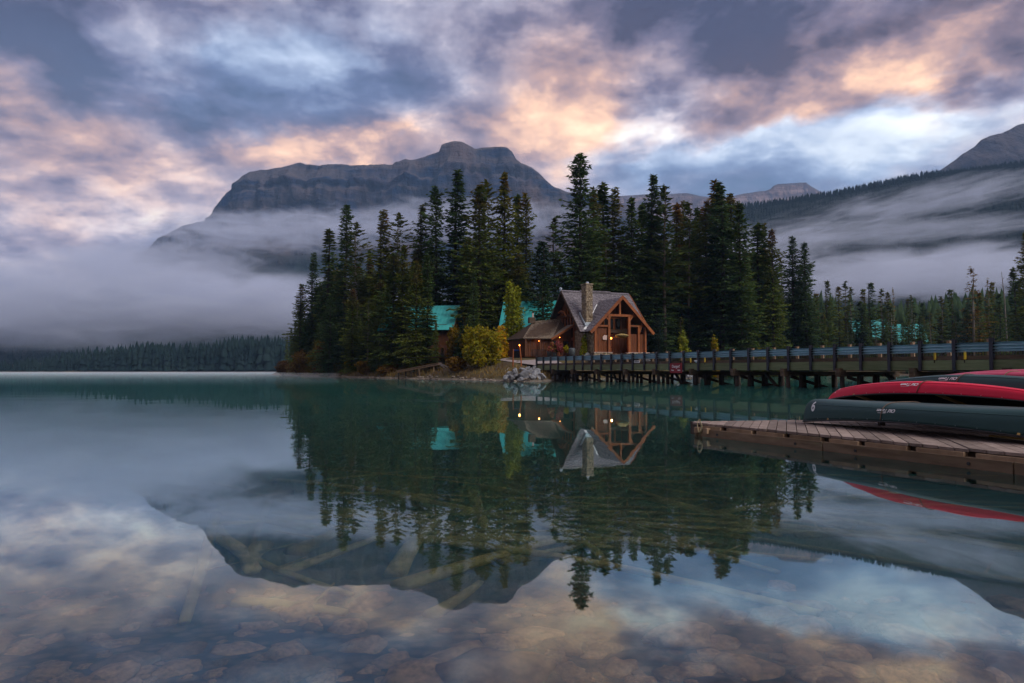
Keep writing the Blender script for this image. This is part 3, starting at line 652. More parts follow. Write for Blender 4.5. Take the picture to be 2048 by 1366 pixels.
for i, (kd, px, py, Y, wd, lab) in enumerate([('spruce_c', 788, 505, 121, 1.1, 'broad dark spruce hiding the left half of the long turquoise chalet'), ('spruce_b', 808, 490, 119, 1.1, 'dark spruce covering the middle of the long turquoise chalet roof'), ('spruce_d', 872, 640, 112, 1.0, 'short spruce before the clear end of the long turquoise roof'), ('spruce_c', 832, 520, 116, 1.0, 'dark spruce over the middle of the long turquoise chalet'),
    ('spruce_c', 762, 560, 126, 1.2, 'wide low boughed spruce left of the long turquoise chalet'), ('spruce_b', 854, 505, 117, .95, 'spruce in front of the long turquoise chalet, left of its bare roof end'), ('spruce_a', 948, 540, 112, .85, 'deep green spruce behind the golden shrub'),
    ('spruce_c', 660, 590, 148, 1.2, 'wide spruce near the left shore, boughs down to the shrubs'), ('spruce_a', 706, 575, 138, 1.2, 'spruce above the small yellow shrub'), ('pine_a', 736, 600, 134, 1.3, 'shaggy pine hiding the leftmost turquoise roof'),
    ('spruce_a', 1034, 578, 114, 1.1, 'spruce right behind the lime aspen, left of the pale turquoise roof'), ('fir_young', 1088, 552, 113, 1.25, 'dark fir standing between the pale turquoise roof and the lodge')]): tree_px(kd, px, py, Y, lab, wide=wd)
YOUNG = 'young bushy conifer at the foot of the shoreline wood'
FI = []
for i in range(40):
    px = rs.uniform(596, 940); top = rs.uniform(618, 690)
    if 862 < px < 922: top = rs.uniform(668, 700)
    Y = np.interp(px, [596, 700, 800, 930], [190, 146, 122, 107])+rs.uniform(0, 9)
    tree_px(rs.choice(['fir_young', 'spruce_far', 'fir_young']), px, top, Y, YOUNG, group='young conifers along the shore', wide=rs.uniform(1.1, 1.6), name='fir_tree'); FI.append((sc.collection.objects[-3], px, 900-top))
rank_labels(FI, [(603, 'the rusty shrub near the tip'), (628, 'the tall olive shrub'), (652, 'the broad rusty shrub'), (698, 'the small yellow shrub'), (730, 'the brown shrub past the yellow one'), (775, 'the low rusty shrub by the ramp'), (835, 'the old wooden ramp'), (905, 'the olive young aspen')], '{rank} young conifer {side} behind {mark}')
FI = []
for i in range(22):
    px = rs.uniform(1312, 1640); top = rs.uniform(600, 665)
    Y = np.interp(px, [1312, 1400, 1500, 1640], [118, 142, 185, 204])+rs.uniform(0, 10)
    tree_px(rs.choice(['fir_young', 'spruce_far', 'pine_far']), px, top, Y, 'young bushy conifer at the foot of the wood behind the bridge', group='young conifers behind the bridge', wide=rs.uniform(1.1, 1.6), name='fir_tree'); FI.append((sc.collection.objects[-3], px, 900-top))
rank_labels(FI, [(1320, 'the right end of the porch'), (1369, 'the bright lime shrub'), (1434, 'the narrow yellow shrub'), (1520, 'the low orange shrub'), (1584, 'the dense spruce standing apart'), (1630, 'the end of the tall wood')], '{rank} young conifer {side} of {mark}')
for px, py, Y in ((574, 672, 232), (583, 655, 222), (591, 640, 215)):
    tree_px('spruce_far', px, py, Y, {574: 'small thin spruce at the very tip of the wooded point', 583: 'second small spruce from the tip of the wooded point', 591: 'third small spruce from the tip of the wooded point, the taller one'}[px], wide=.9, group='small spruces at the tip')
# lower forest on the right, farther off
RH = [('spruce_far', 1655, 560, 222, .9, 'spired spruce at the left end of the lower right-hand forest'), ('spruce_far', 1676, 572, 226, 1, 'dark spruce next to the spired one in the lower right-hand forest'),
 ('pine_far', 1690, 563, 232, 1.0, 'tufted pine in the left part of the lower right-hand forest'), ('pine_far', 1701, 574, 236, 1, 'shorter tufted pine right beside the taller one'),
 ('spruce_far', 1725, 577, 228, 1, 'round topped spruce above the left end of the distant turquoise roofs'), ('spruce_far', 1742, 564, 224, 1.2, 'dense conical spruce above the distant turquoise roofs'),
 ('pine_far', 1763, 577, 230, 1.1, 'wispy pine above the middle of the distant turquoise roofs'), ('spruce_far', 1775, 583, 236, .9, 'narrow spruce right of the wispy pine'),
 ('larch_bare', 1785.5, 577, 226, .6, 'thin bare spire over the right end of the distant turquoise roofs'), ('spruce_far', 1815, 597, 240, .8, 'small pointed spruce right of the distant turquoise roofs'),
 ('pine_far', 1822, 590, 236, .8, 'small pine beside the small pointed spruce'), ('spruce_far', 1844, 605, 238, 1, 'low spruce at the lowest dip of the forest skyline'),
 ('pine_far', 1882, 593, 226, 1.2, 'pine with a bent tuft right of the skyline dip'), ('spruce_far', 1899, 578, 222, 1.1, 'feathery spruce left of the tall bare-branched larch'),
 ('larch_bare', 1942, 535, 206, 1.25, 'tall airy bare-branched larch over the lower right-hand forest'), ('spruce_far', 1959, 584, 214, .9, 'spruce directly right of the airy larch'),
 ('larch_bare', 1975, 558, 210, .7, 'thin tufted larch between the airy larch and the leaning snag'), ('spruce_far', 1983, 563, 208, .8, 'narrow pointed spruce left of the leaning snag'),
 ('spruce_far', 1997, 586, 204, 1, 'low spruce at the foot of the leaning snag'), ('spruce_thin', 2026, 533, 190, 1.3, 'ragged spruce left of the dark tree at the right edge'),
 ('spruce_b', 2052, 462, 172, 1.0, 'tall dark spruce cut by the right edge of the view'), ('spruce_far', 2036, 560, 182, 1.2, 'spruce under the tall dark one at the right edge')]
for k_, px, py, Y, wd, lab in RH: tree_px(k_, px, py, Y, lab, wide=wd, group='conifers of the lower right-hand forest')
FI = []
for i in range(105):
    px = rs.uniform(1625, 2076) if i > 24 else rs.uniform(1690, 1850); f = rs.rand()
    Y = 206+f*60 if px < 1950 else 214+f*55
    top = np.interp(px, [1625, 1700, 1840, 1900, 2048, 2160], [585, 600, 622, 612, 595, 560])+rs.uniform(-4, 55)*(1 if f > .25 else 1.3)
    tree_px(rs.choice(['spruce_far', 'pine_far', 'spruce_far']), px, top, Y, 'crowded conifer of the lower forest seen above the right half of the bridge', group='crowded conifers of the lower forest', wide=rs.uniform(.9, 1.4)); FI.append((sc.collection.objects[-3], px, 900-top))
rank_labels(FI, [(q[1], q[5].split(' in the ')[0].split(' at the ')[0].split(' above ')[0].split(' next ')[0].split(' over ')[0].split(' right ')[0].split(' left ')[0].split(' with ')[0].split(' cut ')[0].split(' under ')[0].split(' beside ')[0].split(' between ')[0].split(' directly ')[0]+' seen over the bridge') for q in []] or [(1655, 'the spired spruce over the bridge'), (1690, 'the tufted pine'), (1725, 'the round topped spruce'), (1742, 'the dense conical spruce'), (1763, 'the wispy pine'), (1785, 'the thin bare spire'), (1815, 'the small pointed spruce'), (1844, 'the low spruce at the skyline dip'), (1882, 'the pine with a bent tuft'), (1899, 'the feathery spruce'), (1942, 'the tall airy larch'), (1975, 'the thin tufted larch'), (2005, 'the leaning dead snag'), (2030, 'the ragged spruce'), (2052, 'the dark spruce at the right edge')], '{rank} crowded small conifer {side} of {mark}')
# leaning dead snag
p0 = at(2013, 690, 205); mb = MB(); mb.tube([at(2012, 640, 205), at(2008, 575, 205), at(2004, 543, 205)], [.22, .14, .04], 6)
b = at(2013, 640, 205); sn = thing('dead_tree', (b.x, 205, gz(b.x, 205)), 'grey leaning dead trunk poking above the right-hand forest', 'dead tree')
mb = MB(); mb.tube([(b.x+.3, 205, gz(b.x, 205)-.4), at(2009, 600, 205), at(2003, 543, 205)], [.28, .18, .05], 7)
for py, dx in ((560, 4), (575, -5), (590, 5), (605, -4)): mb.tube([at(2003+(py-543)*.11, py, 205), at(2003+(py-543)*.11+dx, py-6, 205)], [.06, .02], 4)
part('trunk', mb, 'pale_bark', sn, (b.x, 205, gz(b.x, 205)))
# ---- leafy bushes
def bush_mesh(name, sx, sy, h, seed, leaf, n=2600, size=.22, lobes=7, cone=0.):
    rs = np.random.RandomState(seed); Q = []; st = MB()
    L = []
    for i in range(lobes):
        a = rs.rand()*6.28; r = rs.uniform(.1, .62); f = rs.uniform(.18, .80)
        w_ = (1-cone*f); L.append((math.cos(a)*r*sx*w_, math.sin(a)*r*sy*w_, f*h, rs.uniform(.26, .48)))
    for lx, ly, lz, s_ in L:
        st.tube([(lx*.1, ly*.1, -.3), (lx*.6, ly*.6, lz*.6), (lx, ly, lz)], [.07*h/4, .05*h/4, .02], 5, False)
        k = n//lobes
        u = rs.normal(size=(k, 3)); u /= np.linalg.norm(u, axis=1)[:, None]; rr = rs.uniform(.35, 1.08, k)**.6
        lump = 1+.3*np.sin(u[:, 0]*5+lx)*np.cos(u[:, 2]*6+ly)
        C = np.c_[lx+u[:, 0]*rr*s_*sx*lump, ly+u[:, 1]*rr*s_*sy*lump, lz+u[:, 2]*rr*s_*h*.62*lump]
        for c, uu in zip(C, u):
            if c[2] < .05: continue
            nrm = uu+rs.normal(0, .7, 3); nrm /= np.linalg.norm(nrm); a = np.cross(nrm, rs.normal(size=3)); a /= np.linalg.norm(a)+1e-9; b = np.cross(nrm, a); s2 = size*rs.uniform(.6, 1.4)
            Q.append((c-a*s2, c+b*s2*.6, c+a*s2, c-b*s2*.6))
    V = np.array(Q).reshape(-1, 3)
    return np_mesh(name, V, np.arange(len(V)).reshape(-1, 4), [leaf]), st.mesh('stem', ['bark'])
def bush(name, px, pyb, Y, wpx, hpx, seed, leaf, label, cat='bush', group=None, **kw):
    s = Y/FPX; p = at(px, pyb, Y); g = gz(p.x, Y); zb = g if g > .05 else .1
    h = at(px, pyb-hpx, Y).z-zb
    me, st = bush_mesh('leaves', wpx*s*.5, wpx*s*.5, max(.5, h), seed, leaf, **kw)
    o = thing(name, (p.x, Y, zb), label, cat, group); link('stem', st, o); link('leaves', me, o)
    return o
bush('shrub', 966, 752, 97, 106, 104, 31, 'yellow_leaves', 'big golden yellow shrub at the water, left of the road', n=7000, lobes=16, size=.2)
bush('shrub', 1000, 730, 102, 50, 82, 32, 'yellow_leaves', 'second golden shrub behind the big one, orange on its right side', n=3000, lobes=9)
bush('shrub', 940, 735, 104, 50, 70, 39, 'olive_leaves', 'olive shrub behind the left side of the big golden shrub', n=2500, lobes=9)
bush('aspen_tree', 1026, 712, 108, 66, 146, 33, 'lime_leaves', 'slender lime green aspen beside the lamp post', 'tree', n=6500, lobes=26, size=.2, cone=.62)
bush('aspen_tree', 905, 745, 112, 50, 95, 34, 'olive_leaves', 'olive green young aspen left of the golden shrub', 'tree', n=3600, lobes=12, cone=.4)
bush('shrub', 698, 752, 139, 32, 34, 35, 'yellow_leaves', 'small yellow shrub among rusty ones at the waterline', n=1700, lobes=7)
for i, (px, b, Y, w_, h, lf, lab) in enumerate([(566, 751, 222, 40, 24, 'rust_leaves', 'low rusty shrub at the tip of the wooded point'), (600, 753, 182, 56, 42, 'rust_leaves', 'rusty shrub second from the tip of the wooded point'),
    (628, 754, 166, 50, 58, 'olive_leaves', 'tallest shrub near the tip, olive with a rusty crown'), (652, 754, 156, 54, 48, 'rust_leaves', 'broad rusty brown shrub left of the small yellow one'),
    (730, 756, 130, 44, 30, 'rust_leaves', 'rusty brown shrub right of the small yellow one'), (775, 758, 120, 54, 26, 'rust_leaves', 'low rusty shrub left of the old wooden ramp'),
    (822, 757, 121, 46, 22, 'olive_leaves', 'low olive shrub behind the old wooden ramp'), (868, 757, 115, 54, 24, 'rust_leaves', 'low rusty shrub behind the high end of the old ramp'),
    (912, 757, 101, 40, 34, 'rust_leaves', 'rusty shrub between the ramp and the golden shrub'), (682, 752, 150, 30, 22, 'olive_leaves', 'small olive shrub left of the small yellow one')]):
    bush('shrub', px, b, Y-(4 if px < 700 else 2), w_*1.25, h*1.25, 60+i, lf, lab, group='shrubs along the waterline', n=3400, lobes=11, size=.22)
bush('shrub', 1369, 712, 112, 44, 50, 41, 'lime_leaves', 'bright lime shrub behind the bridge rail, right of the lodge', n=2600, lobes=9, cone=.4)
bush('shrub', 1434, 712, 120, 26, 56, 42, 'yellow_leaves', 'narrow yellow shrub behind the bridge at the foot of the tall wood', n=1400, lobes=8, cone=.3)
bush('shrub', 1520, 712, 150, 30, 26, 43, 'yellow_leaves', 'low orange shrub behind the bridge, right of the narrow yellow one', n=700)
bush('shrub', 1840, 706, 190, 14, 22, 44, 'yellow_leaves', 'tiny yellow shrub above the bridge rail near the canoes', n=400, size=.18)
bush('shrub', 1166, 714, 99.5, 22, 48, 45, 'lime_leaves', 'green shrub in front of the stone wall of the lodge', n=1300, lobes=8, size=.14)

# dry grass and low growth on the bank of the point
rs = np.random.RandomState(91); V = []; k = 0
cand = np.c_[rs.uniform(-75, 16, 60000), rs.uniform(76, 250, 60000)]; sd = land_sd(cand); z = ground_z(cand)
keep = (sd > .3) & (sd < 9) & (cand[:, 1] < 215) & (np.hypot(cand[:, 0]-6, (cand[:, 1]-100)) > 9) & (rs.rand(60000) < np.exp(-sd/5))
cand, z = cand[keep][:9000], z[keep][:9000]
for (x_, y_), zz in zip(cand, z):
    for j in range(3):
        a = rs.rand()*6.28; h = rs.uniform(.25, .85); w_ = rs.uniform(.03, .07); lx, ly = rs.normal(0, .22, 2)
        V += [(x_-math.cos(a)*w_, y_-math.sin(a)*w_, zz-.05), (x_+math.cos(a)*w_, y_+math.sin(a)*w_, zz-.05), (x_+lx, y_+ly, zz+h)]
simple('dry_grass', (.10, .065, .022), (.24, .16, .055), .5, .9, spec=.1, rnd=0)
o = link('grass', np_mesh('grass', np.array(V), np.arange(len(V)).reshape(-1, 3), ['dry_grass'])); o['kind'] = 'stuff'
# ================================================================== BRIDGE, LODGE AND OTHER BUILDINGS
simple('post_steel', (.020, .020, .030), (.040, .038, .052), 6, .55, .3, .4, rnd=.15)
simple('rail_steel', (.24, .38, .43), (.31, .46, .52), 4, .33, .6, .5, stretch=(.3, .3, 1), rnd=.12)
simple('green_timber', (.115, .145, .066), (.19, .21, .11), 3, .8, stretch=(.25, .25, 3), rnd=.22)
simple('brown_timber', (.060, .040, .024), (.125, .085, .055), 4, .85, stretch=(.3, .3, 2), rnd=.3)
simple('raw_timber', (.17, .11, .065), (.28, .19, .12), 5, .85, stretch=(1, 1, .3), rnd=.25)
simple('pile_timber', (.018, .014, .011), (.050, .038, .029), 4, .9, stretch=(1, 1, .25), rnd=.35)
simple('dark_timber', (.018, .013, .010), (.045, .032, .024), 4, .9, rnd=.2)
simple('deck_boards', (.14, .12, .115), (.22, .19, .18), 5, .85)
simple('road_gravel', (.28, .235, .225), (.40, .345, .335), 7, .95, spec=.1)
simple('sign_red', (.23, .008, .014), (.27, .012, .02), 3, .5)
simple('white_paint', (.62, .62, .62), (.75, .75, .74), 5, .55)
simple('yellow_paint', (.62, .40, .02), (.75, .50, .03), 5, .5)
simple('black_metal', (.012, .012, .014), (.022, .022, .025), 6, .45, .5)
# ---- road that reaches the bridge
BU = Vector((.399, -.917, 0)).normalized(); BN = Vector((.917, .399, 0)).normalized()
def bk(k, off=0., z=0.): return Vector((3.4+.828*k, 91-1.9045*k, z))+BN*off
mb = MB(); pts_l = []; pts_r = []
path = [(bk(-.6, 2.6), 2.6), (bk(-3, 2.4), 3.0), (bk(-6, 1.0), 3.4), (Vector((-3.5, 104.5, 0)), 3.0), (Vector((-9.5, 106.5, 0)), 2.6), (Vector((-17, 111, 0)), 2.4)]
for i, (p, hw) in enumerate(path):
    d = (path[min(i+1, len(path)-1)][0]-path[max(i-1, 0)][0]).normalized(); nn = Vector((-d.y, d.x, 0))
    for s_ in np.linspace(-1, 1, 5):
        q = p+nn*hw*s_; mb.v.append((q.x, q.y, max(gz(q.x, q.y)+.06, [2.05, 2.35, 3.0, 3.3, 3.4, 3.4][i])))
for i in range(len(path)-1):
    for j in range(4): a = i*5+j; mb.f.append((a, a+1, a+6, a+5)); mb.mi.append(0)
o = link('road', mb.mesh('road', ['road_gravel'], True)); o['kind'] = 'structure'
# ---- bridge
NB = 33
base = bk(0, 0, 0)
br = thing('bridge', base, 'long timber bridge with steel guard rail crossing to the lodge', 'bridge')
def bz(k, a, b): return a+(b-a)*k/28.
zrt = lambda k: bz(k, 3.10, 2.83); zbt = lambda k: bz(k, 1.98, 1.84); zbb = lambda k: bz(k, 1.36, 1.27)
# posts share one mesh: an H-section with a bolted plate
mb = MB(); mb.box((0, 0, .9), (.20, .025, 1.86), Matrix.Rotation(math.atan2(BU.y, BU.x), 3, 'Z')); Mz = Matrix.Rotation(math.atan2(BU.y, BU.x), 3, 'Z')
mb = MB()
for dy in (-.085, .085): mb.box(Mz @ Vector((0, dy, .89)), (.20, .022, 1.84), Mz)
mb.box(Mz @ Vector((0, 0, .89)), (.022, .148, 1.836), Mz); mb.box(Mz @ Vector((0, -.108, .28)), (.16, .02, .30), Mz)
pm = mb.mesh('post', ['post_steel'])
for k in range(NB+1): link('post', pm, br, bk(k, -.14, zbb(k)-.03)-base)
# thrie-beam panels: three waves of folded steel, one panel per span
prof = []
for i in range(25):
    u = i/24; prof.append((-.045-.066*math.cos(u*3*2*math.pi), u*.52-.52))
mb = MB(); L = (bk(1)-bk(0)).length
for s_ in (.03, L-.03):
    for d, zz in prof: mb.v.append(tuple(BU*s_+BN*(d)+Vector((0, 0, zz))))
    for d, zz in prof: mb.v.append(tuple(BU*s_+BN*(d+.006)+Vector((0, 0, zz))))
n_ = len(prof)
for i in range(n_-1): mb.f += [(i, i+1, 2*n_+i+1, 2*n_+i), (n_+i, 3*n_+i, 3*n_+i+1, n_+i+1)]
mb.mi = [0]*len(mb.f); rm = mb.mesh('rail_panel', ['rail_steel'], True)
for k in range(NB):
    o = link('rail_panel', rm, br, bk(k, -.03, zrt(k)-.02)-base); o.rotation_euler[0] = 0
# side timbers, one per two spans, with gaps
for k in range(0, NB-1, 2):
    mb = MB(); a, b = bk(k+.01, 0), bk(k+1.99, 0)
    mb.bar((a.x, a.y, (zbt(k)+zbb(k))/2), (b.x, b.y, (zbt(k+2)+zbb(k+2))/2), .16, zbt(k)-zbb(k)); part('side_beam', mb, 'green_timber', br, base)
    mb = MB(); a, b = bk(k+.01, .10), bk(k+1.99, .10)
    mb.bar((a.x, a.y, zbt(k)+.14), (b.x, b.y, zbt(k+2)+.14), .24, .22); part('curb_timber', mb, 'brown_timber', br, base)
# far beams and curb of the other side
for k in range(0, NB-1, 4):
    mb = MB(); a, b = bk(k+.01, 5.1), bk(k+3.99, 5.1); mb.bar((a.x, a.y, (zbt(k)+zbb(k))/2), (b.x, b.y, (zbt(k+4)+zbb(k+4))/2), .16, zbt(k)-zbb(k)); part('side_beam', mb, 'brown_timber', br, base)
# deck of cross boards
mb = MB(); q = 0
for k in np.arange(-.2, NB-1, .14):
    c = bk(k, 2.55, bz(k, 1.98, 1.84)-.02-.006*random.random()); mb.box(c, (.25, 5.0, .09), Mz)
part('deck', mb, 'deck_boards', br, base, kind='stuff')
# stringers below the deck
for off in (.5, 1.5, 2.6, 3.6, 4.6):
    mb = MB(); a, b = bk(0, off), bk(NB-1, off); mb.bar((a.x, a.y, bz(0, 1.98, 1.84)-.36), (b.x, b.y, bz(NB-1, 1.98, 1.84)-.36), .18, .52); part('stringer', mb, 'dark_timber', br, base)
# far railing: wooden posts, cap rail and balusters
fk = np.arange(.3, NB+1, 1.24)
mb = MB(); mb.box((0, 0, .74), (.20, .20, 1.50), Mz); mb.box((0, 0, 1.50), (.23, .23, .03), Mz); fm = mb.mesh('railing_post', ['raw_timber'])
for k in fk: link('railing_post', fm, br, bk(k, 5.28, bz(k, 1.98, 1.84)-.12)-base)
for a_, b_ in zip(fk[:-1], fk[1:]):
    rl = MB(); zz = bz(a_, 1.98, 1.84)
    for dz, hh in ((.98, .09), (.22, .08)):
        a, b = bk(a_, 5.14), bk(b_, 5.14); rl.bar((a.x, a.y, zz+dz), (b.x, b.y, zz+dz), .06, hh)
    o = part('railing_bar', rl, 'brown_timber', br, base)
    bl = MB()
    for t_ in np.linspace(.07, .93, 13):
        p = bk(a_+(b_-a_)*t_, 5.10); bl.box((p.x, p.y, zz+.60), (.035, .035, .80), Mz)
    part('baluster', bl, 'dark_timber', o, base, kind='stuff')
# pile bents
caps = [0.3, 2.4, 4.9, 7.6, 10.4, 12.9, 15.6, 18.2, 20.8, 23.2, 25.8, 28.4, 31.0]
pmesh = []
for i in range(3):
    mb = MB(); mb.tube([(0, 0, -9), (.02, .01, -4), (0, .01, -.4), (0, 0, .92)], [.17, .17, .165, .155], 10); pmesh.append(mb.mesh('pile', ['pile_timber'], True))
for k in caps:
    zc = zbb(k)-.33
    mb = MB(); a, b = bk(k, -.42), bk(k, 5.5); mb.bar((a.x, a.y, zc+.05), (b.x, b.y, zc+.05), .34, .36); o = part('pier_cap', mb, 'brown_timber', br, base)
    mb = MB(); mb.bar(tuple(bk(k, -.46, zc+.30)), tuple(bk(k, .2, zc+.30)), .30, .30); part('bearing_block', mb, 'brown_timber', o, base)
    for j, off in enumerate((.12, .9, 1.7, 2.5, 3.3, 4.2, 5.1)):
        link('pile', pmesh[j % 3], br, bk(k+(.25 if j % 2 else 0)+random.uniform(-.06, .06), off, zc-.95)-base, (random.uniform(-.03, .03), random.uniform(-.03, .03), random.random()*6))
    mb = MB(); a, b = bk(k+.12, .2), bk(k+.12, 4.9)
    mb.bar((a.x, a.y, zc-.15), (b.x, b.y, -.3), .08, .22, (0, 0, 1)); part('brace', mb, 'dark_timber', br, base)
for k in (2.6, 7.9, 13.4, 19.2, 24.5):
    mb = MB(); a, b = bk(k-.5, 2.2), bk(k+.9, 1.0); mb.bar((a.x, a.y, zbb(k)-.3), (b.x, b.y, -.4), .2, .2); part('brace', mb, 'dark_timber', br, base)
# bank seat under the left end
mb = MB()
for i in range(6): mb.bar(tuple(bk(-.25, -.2, .1+i*.24)), tuple(bk(-.25, 5.4, .1+i*.24)), .24, .22)
part('bank_seat', mb, 'dark_timber', br, base)
# yellow markers, small white plate
for px in (1383, 1411.5, 1872, 1932.3):
    k = (lambda q: ((q)*91-3.4)/(.828+1.9045*q))((px-1024)/FPX)
    p = bk(k, -.10); zt = zrt(k)-.56
    mk = thing('bridge_marker', (p.x, p.y, zt-.42), {1383: 'yellow reflector strip on the bridge, left of the pair nearest the red sign', 1411.5: 'yellow reflector strip on the bridge, right of the pair nearest the red sign', 1872: 'yellow strip under the guard rail above the canoes, left one', 1932.3: 'yellow strip under the guard rail above the canoes, right one'}[px], 'marker', 'yellow strips under the guard rail')
    mb = MB(); mb.box((p.x, p.y, zt-.17), (.12, .04, .46), Mz); part('strip', mb, 'yellow_paint', mk, (p.x, p.y, zt-.42))
    mb = MB(); mb.box((p.x, p.y+.05, zt-.26), (.05, .05, .66), Mz); part('stake', mb, 'dark_timber', mk, (p.x, p.y, zt-.42))
# text
def text_mesh(txt, size, matname, shear=0., ext=.004, align='CENTER', bold=0.0, spacing=1.0):
    cu = bpy.data.curves.new('lettering', 'FONT'); cu.body = txt; cu.size = size; cu.align_x = align; cu.align_y = 'CENTER'; cu.shear = shear; cu.extrude = ext; cu.offset = bold; cu.space_character = spacing
    cu.resolution_u = 3
    o = bpy.data.objects.new('lettering', cu); sc.collection.objects.link(o)
    bpy.context.view_layer.update()
    me = bpy.data.meshes.new_from_object(o.evaluated_get(bpy.context.evaluated_depsgraph_get())); bpy.data.objects.remove(o); bpy.data.curves.remove(cu)
    me.materials.clear(); me.materials.append(MATS[matname]); me.name = 'lettering'; return me
def plate(name, label, cat, p, w_, h_, matname, lines, letter_mat, frame=None):
    """small flat sign facing across the bridge; lines = (text, size, dx, dz)"""
    th = thing(name, p, label, cat, None, math.atan2(BU.y, BU.x))
    mb = MB(); mb.box((0, 0, 0), (w_, .03, h_)); part('panel', mb, matname, th)
    if frame:
        mb = MB()
        for dx, dz, sx, sz in ((0, h_/2, w_+.05, .05), (0, -h_/2, w_+.05, .05), (-w_/2, 0, .05, h_-.05), (w_/2, 0, .05, h_-.05)): mb.box((dx, -.008, dz), (sx, .04, sz))
        part('rim', mb, frame, th)
    for txt, s_, dx, dz in lines:
        link('lettering', text_mesh(txt, s_, letter_mat, 0, .003, bold=.004), th, (dx, -.019, dz), (math.pi/2, 0, 0))
    for dx in (-w_*.36, w_*.36):
        mb = MB(); mb.box((dx, .05, .1), (.06, .06, h_+.3)); part('batten', mb, 'dark_timber', th)
    return th
k = (lambda q: (q*91-3.4)/(.828+1.9045*q))((1357-1024)/FPX); p = bk(k, -.30); zz = at(1357, 736, p.y).z
plate('warning_sign', 'red Danger board with white lettering hung on the side of the bridge', 'sign', (p.x, p.y, zz), 1.72, .86, 'sign_red', [('Danger!', .36, -.0, .14), ('Pente', .17, -.50, -.20), ('Raide', .17, .46, -.20)], 'white_paint', 'sign_red')
k = (lambda q: (q*91-3.4)/(.828+1.9045*q))((1275-1024)/FPX); p = bk(k, -.10); zz = at(1275, 723.5, p.y).z
th = thing('number_plate', (p.x, p.y, zz), 'small white framed plate under the rail below the porch', 'plate', None, math.atan2(BU.y, BU.x))
mb = MB(); mb.box((0, 0, 0), (.95, .03, .24)); part('panel', mb, 'white_paint', th)
mb = MB()
for dx, w_ in ((-.26, .26), (.02, .16), (.27, .22)): mb.box((dx, -.018, 0), (w_, .01, .09))
part('marks', mb, 'black_metal', th)
mb = MB(); mb.box((0, .04, .22), (.05, .04, .62)); part('bracket', mb, 'dark_timber', th)
# small white reflector on a post
p = bk(15.9, -.27, 0); zz = at(1399, 721.5, p.y).z
th = thing('reflector', (p.x, p.y, zz), 'small white reflector fixed to a bridge post between the yellow strips', 'reflector')
mb = MB(); mb.box((p.x, p.y, zz), (.34, .05, .12), Mz); part('lens', mb, 'white_paint', th, (p.x, p.y, zz)); mb = MB(); mb.box((p.x+.05, p.y+.02, zz-.06), (.10, .08, .22), Mz); part('holder', mb, 'rail_steel', th, (p.x, p.y, zz))

# ------------------------------------------------------------------ lodge
simple('log_brown', (.055, .018, .007), (.12, .042, .014), 3, .7, stretch=(1, 1, .25), rnd=.2)
simple('beam_brown', (.15, .038, .008), (.28, .083, .019), 3, .65, stretch=(.4, .4, .4), rnd=.15)
simple('board_brown', (.065, .017, .004), (.13, .038, .010), 4, .75, stretch=(1, 1, .2), rnd=.2)
simple('shake_grey', (.085, .075, .085), (.25, .225, .24), 3.5, .9, spec=.15, rnd=.15)
simple('shake_brown', (.075, .055, .04), (.20, .155, .115), 3.5, .9, spec=.15, rnd=.15)
simple('soffit', (.035, .020, .012), (.065, .038, .022), 3, .85)
simple('tin', (.42, .50, .56), (.58, .64, .68), 3, .35, .6)
simple('turquoise_roof', (.014, .24, .235), (.045, .38, .36), .8, .45, spec=.4, rnd=.1)
simple('wicker', (.26, .18, .06), (.46, .34, .13), 9, .9)
simple('pot_glaze', (.04, .05, .055), (.09, .10, .105), 4, .5)
simple('plank_pink', (.42, .30, .26), (.52, .38, .33), 4, .8)
simple('blue_cloth', (.02, .06, .28), (.03, .09, .36), 4, .8)
m, t, out = mat('window_glass'); principled(t, out, (.012, .013, .016), .08, spec=.5)
m, t, out = mat('stone')
tcn = t.new('ShaderNodeTexCoord'); vor = t.new('ShaderNodeTexVoronoi'); vor.inputs['Scale'].default_value = 3.1; t.l.new(tcn.outputs['Object'], vor.inputs['Vector'])
f, _ = t.noise(tcn.outputs['Object'], 9, 4, .6)
c = t.ramp(t.sep(vor.outputs['Color'])[0], [(.1, (.15, .105, .062)), (.35, (.36, .28, .18)), (.6, (.27, .225, .175)), (.9, (.46, .37, .25))])
principled(t, out, t.mix(t.remap(f, .3, .7), t.mix(.5, c, (.1, .07, .05)), c), .9, bump=f, bstr=.5, bdist=.03)
simple('mortar', (.07, .055, .042), (.12, .095, .075), 8, .95)
def glow(name, col, s):
    m, t, out = mat(name); e = t.new('ShaderNodeEmission'); t.put(e.inputs[0], col); e.inputs[1].default_value = s; t.l.new(e.outputs[0], out.inputs['Surface'])
glow('lamp_glow', (1, .27, .035), 7)
GB = 3.35
YAW = math.atan2(.375, .927)
lodge = thing('lodge', (7.6, 105, GB), 'timber lodge with grey shake roof, stone chimney and open gabled porch', 'lodge', None, YAW)
def LP(s, t_, z): return Vector((s, -t_, z))      # along the ridge, towards the lake, up
